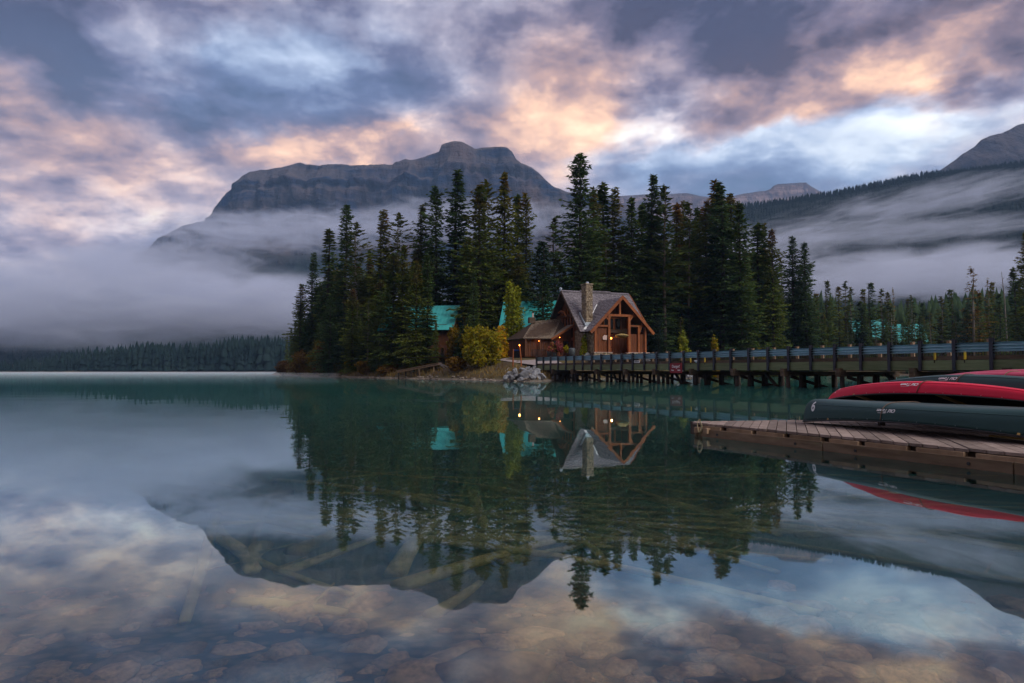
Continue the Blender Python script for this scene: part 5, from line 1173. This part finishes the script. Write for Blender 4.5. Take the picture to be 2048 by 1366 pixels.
p = at(1082, 700, 119); chalet((p.x, 121, gz(p.x, 121)-.2), R(78), 9, 11, 5.6, 11.2, 'chalet whose pale turquoise roof shows beside the lime aspen', 1.2)
p = at(1124, 700, 124); chalet((p.x+1.2, 124, gz(p.x, 124)), R(14), 8.5, 9, 7.2, 12.6, 'chalet whose turquoise roof edge slants down to the lodge ridge', .8)
p = at(846, 700, 128); chalet((p.x, 128, gz(p.x, 128)), R(80), 8, 12, 7.4, 11.2, 'long chalet with bright turquoise roof in the middle of the point', 1.1)
p = at(742, 700, 158); chalet((p.x, 160, gz(p.x, 160)), R(20), 8, 9, 6.8, 12.6, 'chalet half hidden by the trees at the left of the point', 1.0)
p = at(1342, 640, 150); chalet((p.x, 152, gz(p.x, 152)), R(60), 8, 10, 12.0, 18.6, 'chalet glimpsed high between the trunks right of the lodge', 1.0)
p = at(1738, 690, 248); chalet((p.x, 248, gz(p.x, 248)), R(85), 9, 11, 11.5, 17.0, 'distant chalet with turquoise roof left in the lower forest', 1.3)
p = at(1808, 690, 250); chalet((p.x, 250, gz(p.x, 250)), R(80), 9, 10, 10.0, 15.5, 'distant chalet with turquoise roof right in the lower forest', 1.3)
# ---- old wooden ramp at the shore
p0, p1, p2 = at(796, 744, 108), at(880, 728, 104), at(906, 739, 103)
rb = Vector((p1.x, 105, 0)); th = thing('wooden_ramp', rb, 'grey collapsing wooden ramp on stilts at the waterline', 'ramp')
mb = MB()
for dy in (-.35, .35): mb.bar(p0+Vector((0, dy, 0)), p1+Vector((0, dy, 0)), .16, .26)
mb.bar(p0+Vector((0, 0, .16)), p1+Vector((0, 0, .16)), 1.0, .07); part('deck', mb, 'raw_timber', th, rb)
mb = MB(); mb.bar(p1+Vector((-.1, -.3, .1)), p2, .14, .2); part('rail', mb, 'deck_boards', th, rb); mb = MB(); mb.bar(p1+Vector((0, .3, -.15)), p2+Vector((-.4, .4, -.4)), .12, .16); part('rail', mb, 'deck_boards', th, rb)
for f in (.02, .18, .38, .52, .74, .86):
    q = p0.lerp(p1, f); mb = MB(); mb.tube([(q.x+.1, q.y+(-.3 if f in (.02, .52, .86) else .35), -.8), (q.x, q.y+(-.3 if f in (.02, .52, .86) else .35), q.z)], .10, 7); part('stilt', mb, 'raw_timber' if f in (.52, .86) else 'pile_timber', th, rb)
# ---- riprap at the bridge end, pale stones along the waterline
simple('grey_rock', (.085, .09, .10), (.25, .25, .26), 1.6, .9, spec=.2, rnd=.25, bstr=.6, bdist=.08)
simple('pale_stone', (.13, .105, .08), (.30, .25, .20), 3, .9, rnd=.3)
rp = thing('rock_pile', (2.5, 81, .2), 'pile of grey boulders on the bank at the left end of the bridge', 'boulders')
rs = np.random.RandomState(41); meshes = []
for i in range(6):
    mb = MB(); mb.rock((0, 0, 0), (1, rs.uniform(.7, 1), rs.uniform(.6, .85)), 200+i, 3, rough=.35); meshes.append(mb.mesh('boulder', ['grey_rock']))
spots = [(1050, 753, 79.5, 1.05), (1032, 755, 80.5, .75), (1071, 751, 80, .85), (1060, 744, 82, .62), (1046, 742, 83, .55), (1074, 743, 82.5, .55), (1022, 756, 80, .55), (1084, 753, 79.5, .6), (1030, 744, 83, .6), (1012, 755, 82.5, .45), (1064, 758, 78, .5), (1041, 759, 78, .45), (1018, 748, 84, .5), (1055, 737, 84.5, .42), (1077, 758, 78.6, .45), (1068, 737, 84.5, .4)]
for i, (px, py, Y, s) in enumerate(spots):
    q = at(px, py, Y); q.z = max(q.z, gz(q.x, Y)+s*.1) if q.z < gz(q.x, Y) else q.z
    link('boulder', meshes[i % 6], rp, q-Vector((2.5, 81, .2)), (rs.rand(), rs.rand()*.6, rs.rand()*6), s)
rq = thing('rock_pile', (22, 107, .2), 'bank of grey boulders seen between the piles under the bridge', 'boulders')
for i in range(46):
    f = rs.rand(); x_ = 5.5+f*26; y_ = np.interp(x_, [5.4, 9.7, 16.3, 29.2, 36], [87, 97, 103, 112, 128])+rs.uniform(-.3, 3.0); s = rs.uniform(.4, 1.0)
    link('boulder', meshes[rs.randint(6)], rq, Vector((x_, y_, max(.1, gz(x_, y_))+s*.15))-Vector((22, 107, .2)), (rs.rand(), rs.rand()*.6, rs.rand()*6), s)
mb = MB()
for i in range(170):
    px = rs.uniform(575, 1070); pt_ = np.interp(px, [575, 700, 800, 930, 1060], [0, 1, 2, 3, 4]); k = int(min(3, pt_)); poly = [(-62, 195), (-31, 131), (-18, 109), (-6.5, 94), (2, 77)]
    a, b = poly[k], poly[k+1]; f = pt_-k; x_, y_ = a[0]+(b[0]-a[0])*f, a[1]+(b[1]-a[1])*f; s = rs.uniform(.10, .38); y_ += rs.uniform(-.9, .9)
    mb.rock((x_, y_, max(-.02, gz(x_, y_))+s*.1), (s*rs.uniform(.8, 1.5), s, s*.5), 300+i, 1, rs.rand()*6)
o = link('shore_stones', mb.mesh('shore_stones', ['pale_stone'])); o['kind'] = 'stuff'
for i, (pa, pb, r, lab) in enumerate([((890, 757, 99), (935, 749, 97), .16, 'long grey driftwood log on the bank below the golden shrub'), ((948, 758, 93), (968, 748, 94), .14, 'driftwood log leaning up the bank at the foot of the golden shrub'), ((860, 757, 102), (905, 755, 100), .12, 'low pale driftwood log at the waterline right of the ramp'), ((1000, 756, 88), (1018, 735, 92), .10, 'thin dead branch slanting up the bank left of the boulders')]):
    a, b = at(*pa), at(*pb); a.z = max(a.z, .12); th = thing('driftwood', (a.x, a.y, a.z), lab, 'driftwood', 'driftwood on the bank')
    mb = MB(); mb.tube([a, a.lerp(b, .5)+Vector((0, 0, .12)), b], [r, r*.9, r*.5], 8); part('trunk', mb, 'pale_bark', th, (a.x, a.y, a.z))
    mb = MB(); c_ = a.lerp(b, .6); mb.tube([c_, c_+Vector((.3, -.2, .5))], [r*.4, .02], 5); part('branch', mb, 'pale_bark', th, (a.x, a.y, a.z))
# ================================================================== DOCK AND CANOES
simple('dock_board', (.145, .105, .085), (.27, .21, .18), 5, .85, stretch=(1, 1, 1), rnd=.30, bstr=.4, bdist=.01)
simple('dock_beam', (.105, .070, .042), (.23, .160, .105), 3, .85, stretch=(.5, .5, 3), rnd=.2, bstr=.4, bdist=.015)
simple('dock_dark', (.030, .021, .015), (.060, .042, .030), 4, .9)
simple('rope', (.20, .16, .09), (.30, .25, .16), 20, .9)
simple('rope_brown', (.10, .065, .05), (.17, .12, .09), 20, .9)
simple('canoe_green', (.016, .048, .050), (.020, .058, .059), 2.0, .45, spec=.28, rnd=.05, bstr=.03)
simple('canoe_red', (.56, .006, .034), (.64, .008, .044), 2.0, .45, spec=.28, rnd=.05, bstr=.03)
simple('canoe_rose', (.36, .030, .075), (.45, .040, .095), 2.0, .5, spec=.4, rnd=.05, bstr=.03)
simple('gunwale_black', (.008, .008, .009), (.016, .016, .017), 5, .5, spec=.4)
simple('hull_inside_shade', (.014, .013, .013), (.022, .021, .020), 5, .8)  # near black: the shade under the overturned hulls is put into this colour
simple('yellow_wood', (.38, .24, .07), (.50, .33, .11), 6, .6)
DZ = .24
E0 = on_z(1387, 841.9, DZ); E1 = on_z(1404, 845.2, DZ); 
f0 = on_z(1400, 845, DZ); f1 = on_z(2048, 906.7, DZ); FD = (f1-f0).normalized()
f2 = f0+FD*8.0                                      # front edge runs on out of view
b1 = on_z(1583.6, 839, DZ); BD = (b1-E0).normalized()
dock = thing('dock', (E0.x, E0.y, 0), 'low weathered plank dock carrying the overturned canoes', 'dock')
DO = (E0.x, E0.y, 0)
# boards run obliquely; each is cut by the two edges
PD = Vector((.375, .927, 0)).normalized(); PN = Vector((PD.y, -PD.x, 0))     # along a board, across boards
bd_l = 9.5; back1 = E0+BD*bd_l
def cut(o):                                          # board line o + PD*t : enters at the front edge, leaves at the back edge
    def hit(q, d):
        det = PD.x*(-d.y)+d.x*PD.y; r_ = q-o
        return (r_.x*(-d.y)+d.x*r_.y)/det
    return hit(f0, FD), hit(E0, BD)
W_ = .152; i = 0; u = .02
while u < 7.6:
    u1 = u+W_*random.uniform(.94, 1.05)
    pts = []
    for uu in (u, u1-.012):
        o = Vector((E0.x, E0.y, 0))+PN*uu; ta, tb = cut(o); pts.append((o+PD*(ta-.03+random.uniform(-.012, .012)), o+PD*tb))
    (a0, a1), (b0, b1_) = pts
    if (a1-a0).dot(PD) > .05:
        za = DZ-random.uniform(0, .007); L_ = (a1-a0).length
        # long boards are butted from two lengths
        cuts = [0, 1] if L_ < 2.6 else [0, random.choice((.38, .5, .62)), 1]
        for c0, c1 in zip(cuts[:-1], cuts[1:]):
            mb = MB(); q = [a0.lerp(a1, c0), b0.lerp(b1_, c0), b0.lerp(b1_, c1-.002), a0.lerp(a1, c1-.002)]; zz = za-random.uniform(0, .004)
            mb.slab([Vector((p.x, p.y, zz+random.uniform(-.002, .002))) for p in q], (0, 0, 1), .038); part('plank', mb, 'dock_board', dock, DO)
    u = u1; i += 1
# front edge: fascia beams, spacer blocks with dark gaps, low bumper log
FN = Vector((FD.y, -FD.x, 0)); FN = FN if FN.dot(Vector((-1, -1, 0))) > 0 else -FN
L_tot = 8.0; s = .12
while s < L_tot:
    l_ = random.uniform(.42, .62); mb = MB(); a, b = f0+FD*s+FN*.012, f0+FD*(s+l_)+FN*.012
    mb.bar((a.x, a.y, DZ-.092), (b.x, b.y, DZ-.092), .10, .078); part('spacer_block', mb, 'raw_timber', dock, DO); s += l_+random.uniform(.11, .16)
mb = MB(); a, b = f0-FN*.08, f2-FN*.08; mb.bar((a.x, a.y, DZ-.10), (b.x, b.y, DZ-.10), .06, .12); part('inner_beam', mb, 'dock_dark', dock, DO)
s = 0
for l_ in (2.75, 2.6, 2.7):
    mb = MB(); a, b = f0+FD*(s+.01)+FN*.02, f0+FD*(s+l_-.01)+FN*.02
    mb.bar((a.x, a.y, .045), (b.x, b.y, .045), .16, .175); lb = part('fender_beam', mb, 'dock_beam', dock, DO)
    for bs in (s+.55, s+l_-.5):
        c = f0+FD*bs+FN*.10; mb = MB(); M = FN.to_track_quat('Z', 'Y').to_matrix()
        vs = [M @ Vector((.022*math.cos(t_), .022*math.sin(t_), z_))+Vector((c.x, c.y, .06)) for z_ in (0, .012) for t_ in np.arange(8)*math.pi/4]
        mb.add(vs, [(j, (j+1) % 8, 8+(j+1) % 8, 8+j) for j in range(8)]+[tuple(range(8, 16))]); part('bolt', mb, 'gunwale_black', lb, DO)
    s += l_
mb = MB(); a, b = Vector((E0.x, E0.y, .04)), back1.copy(); b.z = .04
mb.bar(a, b, .14, .30); part('back_beam', mb, 'dock_beam', dock, DO)
mb = MB(); c0 = Vector((E0.x, E0.y, .08)); c1 = Vector((f0.x, f0.y, .08)); mb.bar(c0-(c1-c0)*.1, c1, .10, .30); part('end_beam', mb, 'dock_dark', dock, DO)
# corner pile with a loop of rope
c = f0+FN*.06+FD*.02
mb = MB(); mb.tube([(c.x, c.y, -2.5), (c.x, c.y, 0), (c.x, c.y, .16)], [.07, .07, .066], 10); part('corner_pile', mb, 'dock_beam', dock, DO)
for bs in (.06, .30):
    cc = f0+FD*bs+FN*.11; mb = MB(); mb.box((cc.x, cc.y, .11), (.10, .10, .10), Matrix.Rotation(math.atan2(FD.y, FD.x), 3, 'Z')); part('bracket', mb, 'raw_timber', dock, DO)
th = thing('mooring_rope', (c.x, c.y, .2), 'looped yellowish rope standing up at the left corner of the dock', 'rope')
pts = []
for q in np.linspace(0, 1, 26):
    a_ = q*2*math.pi; pts.append((c.x-.02+.040*math.sin(a_)*(1-.3*q), c.y-.12+.02*math.cos(a_), .20+.10*math.cos(a_)*(1 if math.cos(a_) > 0 else 1.2)+.02*math.sin(3*a_)))
mb = MB(); mb.tube(pts, .008, 6); part('loop', mb, 'rope', th, (c.x, c.y, .2), smooth=True)
mb = MB(); mb.tube([(c.x-.03, c.y-.13, .0), (c.x+.02, c.y-.14, .10), (c.x+.03, c.y-.13, .20), (c.x, c.y-.12, .27)], .013, 6); part('tail', mb, 'rope', th, (c.x, c.y, .2), smooth=True)
# ---- canoes lie keel up
CD = Vector((.361, -.9326, 0)).normalized(); CM = Vector((.9326, .361, 0)).normalized()     # along, and away from the viewer
CL = 5.05
def hull(u, v, p):
    """u 0..1 along, v -1..1 from near gunwale over the keel to the far gunwale; local x along, y across(+ = away), z up"""
    e = abs(2*u-1)
    half = .45*max(0., 1-e**2.4)**.72
    ku = p['keel'](u); gu = p['gun'](u)
    x = u*CL
    # stems: the ends round down from the keel to the gunwale
    en = max(0., 1-(min(u, 1-u)/.085)); 
    a = abs(v); sg = 1 if v >= 0 else -1
    th_ = (1-a)                                         # 0 at gunwale, 1 at keel
    y = sg*half*(1-th_**2.6)**.62
    z = gu+(ku-gu)*(1-(1-min(1, th_*1.05))**1.75)
    y *= 1-.07*math.exp(-((th_-.0)/.3)**2)              # tumblehome
    x += (.5-u)*2*en*(.10*th_+.07*th_**4)*1.7
    if en > 0: z -= (ku-gu)*.34*en**2.2*th_**3
    return x, y, z
def canoe(name_label, tip, off, matname, keel, gun, roll, text_u, number=None, rope_u=None, group='overturned canoes on the dock', tsize=.086):
    org = Vector((tip.x, tip.y, 0))+CM*off
    p = {'keel': keel, 'gun': gun}
    rz = math.atan2(CD.y, CD.x)
    th = thing('canoe', (org.x, org.y, gun(.0)), name_label, 'canoe', group, 0)
    Rm = Matrix.Rotation(roll, 4, CD); base_z = gun(0.)
    def Wp(u, v, out=0.):
        x, y, z = hull(u, v, p)
        if out:
            e_ = .004; x1, y1, z1 = hull(min(1, u+e_), v, p); x2, y2, z2 = hull(u, min(1, v+e_), p)
            n = Vector((x1-x, y1-y, z1-z)).cross(Vector((x2-x, y2-y, z2-z))); n.normalize()
            if n.z < 0 and abs(v) < .7 or (n.y*v < 0): n = -n
            x, y, z = x+n.x*out, y+n.y*out, z+n.z*out
        q = CD*x+CM*y+Vector((0, 0, z-base_z)); return Rm.to_3x3() @ q
    nu, nvv = 64, 26; V = []; 
    us = [.5-.5*math.cos(math.pi*i/nu) for i in range(nu+1)]
    for u in us:
        for j in range(nvv+1): V.append(tuple(Wp(u, -1+2*j/nvv)))
    F = [(i*(nvv+1)+j, (i+1)*(nvv+1)+j, (i+1)*(nvv+1)+j+1, i*(nvv+1)+j+1) for i in range(nu) for j in range(nvv)]
    me = bpy.data.meshes.new('hull'); me.from_pydata(V, [], F); me.materials.append(MATS[matname]); me.materials.append(MATS['hull_inside_shade']); me.polygons.foreach_set('use_smooth', [True]*len(F)); me.update(); 
    h = link('hull', me, th)
    sm = h.modifiers.new('shell', 'SOLIDIFY'); sm.thickness = .008; sm.offset = -1; sm.material_offset = 1
    for sd_ in (-1, 1):
        mb = MB(); mb.tube([Wp(u, sd_*1.0, 0)+Vector((0, 0, -.004)) for u in us[1:-1:2]], .013, 6); part('gunwale', mb, 'gunwale_black', th, smooth=True)
    mb = MB()                                            # raised chine line moulded along the side
    mb.tube([Wp(u, -.46-.06*math.sin(math.pi*u), .001) for u in np.linspace(.07, .93, 40)], .006, 5); part('chine', mb, matname, h, smooth=True)
    mb = MB()
    for u in np.linspace(.12, .88, 14):
        c_ = Wp(u, -.95, .004); mb.box(c_, (.007, .007, .007))
    part('rivets', mb, 'tin', h, kind='stuff')
    for u in (.18, .5, .80): mb = MB(); mb.bar(Wp(u, -.97), Wp(u, .97), .08, .03); part('thwart', mb, 'yellow_wood', th)
    def decal(nm, me, u0, v0, flip, sx):
        """bend flat lettering onto the near side of the hull"""
        o = link(nm, me, h)
        for vtx in me.vertices:
            a_, b_ = vtx.co.x*flip, vtx.co.y*flip
            u = u0+a_/CL; v = v0+b_*sx
            q = Wp(u, v, .005+max(0, vtx.co.z)); vtx.co = q
        me.update(); return o
    if text_u is not None:
        me = text_mesh('Old Town', tsize, 'white_paint', .45, .0, bold=.002, spacing=.92)
        decal('lettering', me, text_u, -.62, -1, 1/.46)
        mb = MB(); L_ = tsize*1.9; mb.add([(-L_*.1, tsize*.5, 0), (L_*1.05, tsize*.5, 0), (L_*1.05, tsize*.57, 0), (-L_*.1, tsize*.57, 0)], [(0, 1, 2, 3)])
        # swash of the T over the second word, cut fine so that it follows the hull
        mb = MB(); n_ = 12
        for i in range(n_+1): x_ = tsize*(.15+1.75*i/n_); mb.v += [(x_, tsize*.50, 0), (x_, tsize*.56, 0)]
        for i in range(n_): mb.f.append((2*i, 2*i+2, 2*i+3, 2*i+1)); mb.mi.append(0)
        decal('swash', mb.mesh('swash', ['white_paint']), text_u, -.62, -1, 1/.46)
    if number:
        txt, nu_, nv_ = number
        me = text_mesh(txt, .235, 'white_paint', .22, 0, bold=.006)
        # upright numeral: x to the right along the hull, y up
        o = link('numeral', me, h)
        for vtx in me.vertices:
            vtx.co = Wp(nu_+vtx.co.x*1.05/CL, nv_+vtx.co.y*2.35, .005)
        me.update()
    if rope_u:
        u0, du = rope_u; rp_ = thing('rope', th.location+Wp(u0, -.9), {True: 'thin cord'}.get(False, '') or 'rope', 'rope', 'cords tied over the canoes')
        pts = [Wp(u0+du*(j/20), -.97+1.9*j/20, .010) for j in range(21)]; o_ = Wp(u0, -.9)
        mb = MB(); mb.tube([q-o_ for q in pts], .0075, 5); part('cord', mb, 'rope_brown', rp_, smooth=True)
        return th, rp_
    return th, None
T0 = on_z(1598, 845, DZ)
par = lambda a, b, c: (lambda u: a+(b-a)*4*u*(1-u)+(c-a)*u*0)
def gun1(u): return DZ+.02+.155*(1-(2*u-1)**2)
c1, r1 = canoe('dark green canoe marked 6, nearest of the row, keel up on the planks', T0, .10, 'canoe_green', lambda u: .695+.02*u, gun1, 0, .428, ('6', .090, -.56), (.405, .04))
def gun2(u): return .60+.125*(1-(2*u-.95)**2)
c2, r2 = canoe('bright crimson canoe resting behind the green one marked 6', T0-CD*.22, .92, 'canoe_red', lambda u: .745+.25*(1-(2*u-.90)**2)-.02*u, gun2, R(-16), .41, ('7', .065, -.50), (.44, .05))
def gun3(u): return .72+.10*(1-(2*u-.95)**2)
c3, r3 = canoe('second dark green canoe, behind the crimson one', T0-CD*.1, 1.72, 'canoe_green', lambda u: .83+.275*(1-(2*u-.92)**2), gun3, R(-14), .405, None, (.43, .06))
def gun4(u): return .84+.02*(1-(2*u-.95)**2)
c4, r4 = canoe('dusty red canoe behind the second green one', T0, 2.52, 'canoe_rose', lambda u: .93+.235*(1-(2*u-.95)**2), gun4, R(-10), None, None, (.46, .04))
def gun5(u): return .90+.02*(1-(2*u-.95)**2)
c5, r5 = canoe('farthest dusty red canoe, only its top showing at the right edge', T0+CD*(-.2), 3.35, 'canoe_rose', lambda u: .97+.245*(1-(2*u-.95)**2), gun5, R(-8), None, None, (.52, .04))
for r_, lab in ((r1, 'thin brown cord over the nearest green canoe'), (r2, 'thin brown cord over the bright crimson canoe'), (r3, 'thin brown cord over the second green canoe'), (r4, 'thin pale cord over the nearer dusty red canoe'), (r5, 'thin pale cord over the farthest dusty red canoe')): r_['label'] = lab
for r_ in (r4, r5):
    for ch in r_.children: ch.data.materials[0] = MATS['rope']
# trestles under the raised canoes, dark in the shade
for j, x_ in enumerate((1.05, 3.95)):
    q0 = Vector((T0.x, T0.y, 0))+CD*x_+CM*.95; th = thing('canoe_rack', (q0.x, q0.y, DZ), ['timber trestle under the near ends of the stacked canoes', 'timber trestle under the far ends of the stacked canoes'][j], 'rack', 'trestles under the canoes')
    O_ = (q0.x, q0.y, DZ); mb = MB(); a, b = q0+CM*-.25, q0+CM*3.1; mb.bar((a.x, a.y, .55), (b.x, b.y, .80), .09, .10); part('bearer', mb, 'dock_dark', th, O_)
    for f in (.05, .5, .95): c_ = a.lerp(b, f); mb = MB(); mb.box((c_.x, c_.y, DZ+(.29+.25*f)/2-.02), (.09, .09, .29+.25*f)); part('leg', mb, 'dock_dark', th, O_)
q0 = Vector((T0.x, T0.y, 0))+CD*4.0+CM*.30; th = thing('paddle', (q0.x, q0.y, DZ+.01), 'yellow wooden paddle lying on the planks under the nearest canoe', 'paddle')
mb = MB(); a, b = q0-CD*.7+CM*.05, q0+CD*.9-CM*.12; mb.tube([(a.x, a.y, DZ+.03), (b.x, b.y, DZ+.03)], .016, 7); part('shaft', mb, 'yellow_wood', th, (q0.x, q0.y, DZ+.01))
mb = MB(); e = b+CD*.5-CM*.05; mb.bar((b.x, b.y, DZ+.03), (e.x, e.y, DZ+.03), .16, .016); part('blade', mb, 'yellow_wood', th, (q0.x, q0.y, DZ+.01))
# ================================================================== LAKE BED: STONES AND SUNKEN LOGS
def bed_at(px, py):
    """point of the lake bed seen through the water surface at px,py"""
    E = on_z(px, py, 0); i = Vector(ray(px, py)).normalized(); n = Vector((0, 0, 1)); r = 1/1.33; c = -i.z; t = i*r+n*(r*c-math.sqrt(1-r*r*(1-c*c)))
    P = E.copy()
    for k in range(400):
        P = P+t*.02*(1+k*.01)
        if P.z < gz(P.x, P.y): break
    return P
simple('bed_stone', (.10, .062, .030), (.25, .155, .076), 4, .9, spec=.2, rnd=.40, bstr=.5, bdist=.02)
simple('sunken_wood', (.16, .13, .05), (.31, .25, .105), 3, .9, spec=.1, rnd=.35, bstr=.4)
rs = np.random.RandomState(77); sm = []
for i in range(9):
    mb = MB(); mb.rock((0, 0, 0), (1, rs.uniform(.62, .95), rs.uniform(.40, .62)), 500+i, 3, rough=.38); sm.append(mb.mesh('stone', ['bed_stone'], True))
def stone(p, s, k=None, rz=None): link('stone', sm[rs.randint(9) if k is None else k], ground, (p.x, p.y, p.z+s*.12), (rs.normal(0, .22), rs.normal(0, .22), rs.rand()*6.28 if rz is None else rz), s)
stone(bed_at(1005, 1352), .33, 2, .2); stone(bed_at(905, 1330), .24, 4, 1.0)
for px, py, s, rz in ((1430, 1290, .13, .2), (1310, 1282, .10, .5), (1400, 1322, .085, 0), (1235, 1345, .13, 1.2), (1520, 1300, .10, 2.4), (1590, 1325, .13, 2.6), (1630, 1295, .12, 2.7), (1395, 1345, .12, .3), (1480, 1330, .07, 1), (1150, 1350, .12, 2), (1340, 1352, .10, .3), (1700, 1345, .12, 2.5), (880, 1352, .14, .4), (720, 1300, .15, .3), (1060, 1280, .2, .2), (1120, 1300, .17, .1), (1000, 1290, .16, 2.9), (600, 1340, .16, .2), (480, 1300, .14, .1), (250, 1330, .16, .4), (1850, 1330, .14, .2)):
    stone(bed_at(px, py), s, None, rz)
for i in range(275):
    px = rs.uniform(-40, 2090); py = 1366-(rs.rand()**1.5)*190; p = bed_at(px, py); stone(p, min(.24, rs.lognormal(-2.85, .6)))
# sunken logs
LOGS = [((800, 1180), (1135, 1078), .085, 'long pale sunken log rising to the right under the summit reflection'), ((790, 1155), (905, 1020), .08, 'sunken log slanting up towards the middle, left of the long pale one'),
 ((945, 985), (972, 1060), .075, 'short sunken log pointing straight at the viewer in the middle'), ((965, 978), (1175, 1024), .07, 'sunken log running right below the reflected golden shrub'),
 ((1095, 1004), (1285, 1058), .07, 'sunken log under the reflected lodge chimney'), ((1090, 1022), (1385, 1098), .06, 'long thin sunken log below the reflected porch'),
 ((1230, 948), (1390, 972), .06, 'sunken log below the left end of the dock'), ((545, 1040), (690, 1075), .08, 'sunken log beneath the reflected left trees'), ((415, 1022), (620, 1064), .07, 'sunken log crossing the reflected fog on the left'),
 ((430, 1075), (510, 1145), .08, 'thick sunken stub under the left shoulder of the mountain reflection'), ((525, 1095), (505, 1150), .09, 'short broad sunken log near the mountain reflection edge'), ((590, 1110), (670, 1070), .10, 'broad sunken log in the dark of the mountain reflection'),
 ((560, 1150), (800, 1060), .06, 'thin sunken pole crossing under the left trees'), ((1000, 1130), (1300, 1040), .06, 'thin sunken pole under the giant spruce reflection'), ((1300, 1000), (1560, 1075), .06, 'sunken pole right of the reflected porch'), ((1450, 1010), (1700, 1060), .06, 'sunken pole below the canoe reflection'),
 ((870, 1090), (1010, 1010), .07, 'sunken log leaning across the middle'), ((470, 1210), (690, 1232), .06, 'faint sunken log left under the sunrise reflection'), ((860, 1235), (960, 1170), .05, 'small sunken branch under the summit reflection')]
LI = []
def log(a, b, r, lab, grp=None):
    L = (b-a).length; th = thing('sunken_log', a, lab, 'log', grp or 'sunken logs on the lake bed'); d = b-a
    LI.append((th, 1024+FPX*a.x/a.y, L, grp)); up = r*.7; pts = []; n = 7
    side = Vector((-d.y, d.x, 0)).normalized(); bend = rs.normal(0, .04)*L
    for i in range(n):
        f = i/(n-1); q = d*f+side*(bend*math.sin(math.pi*f)); z = max(gz(a.x+q.x, a.y+q.y)+up, a.z+d.z*f+up); pts.append((q.x, q.y, z-a.z))
    mb = MB(); mb.tube(pts, [r*(1.15-.5*i/(n-1)) for i in range(n)], 9); part('trunk', mb, 'sunken_wood', th, smooth=True)
    if rs.rand() < .5:
        q = Vector(pts[4]); mb = MB(); mb.tube([q, q+side*.35*r/.07+Vector((0, 0, .12))], [r*.35, r*.12], 5); part('branch', mb, 'sunken_wood', th)
for pa, pb, r, lab in LOGS: log(bed_at(*pa), bed_at(*pb), r*1.05, lab)
for i in range(64):
    px = rs.uniform(420, 1760); py = rs.uniform(930, 1085); a = bed_at(px, py); an = rs.normal(-.25, .5); L = rs.uniform(1.6, 4.5)
    b = a+Vector((math.cos(an)*L, math.sin(an)*L, 0)); b.z = gz(b.x, b.y)
    log(a, b, rs.uniform(.035, .075), 'dim sunken log in the criss-cross heap on the deeper lake bed', 'heap of sunken logs')

rank_labels([(o, px, L) for o, px, L, g in LI if g], [(450, 'the reflected left fog'), (620, 'the reflected left trees'), (780, 'the reflected twin green spruces'), (900, 'the reflected tallest left-hand spruce'), (1020, 'the reflected gap beside the lodge'), (1160, 'the reflected giant spruce'), (1300, 'the reflected porch'), (1430, 'the reflected paired spruces'), (1560, 'the reflected trio of spruces'), (1720, 'the reflected red canoe')],
    '{rank} dim sunken log {side} of {mark}', ['longest', 'second longest', 'third longest', 'fourth longest', 'fifth longest', 'sixth longest', 'seventh longest', 'eighth longest', 'ninth longest', 'tenth longest', 'eleventh longest', 'twelfth longest', 'shortest'])
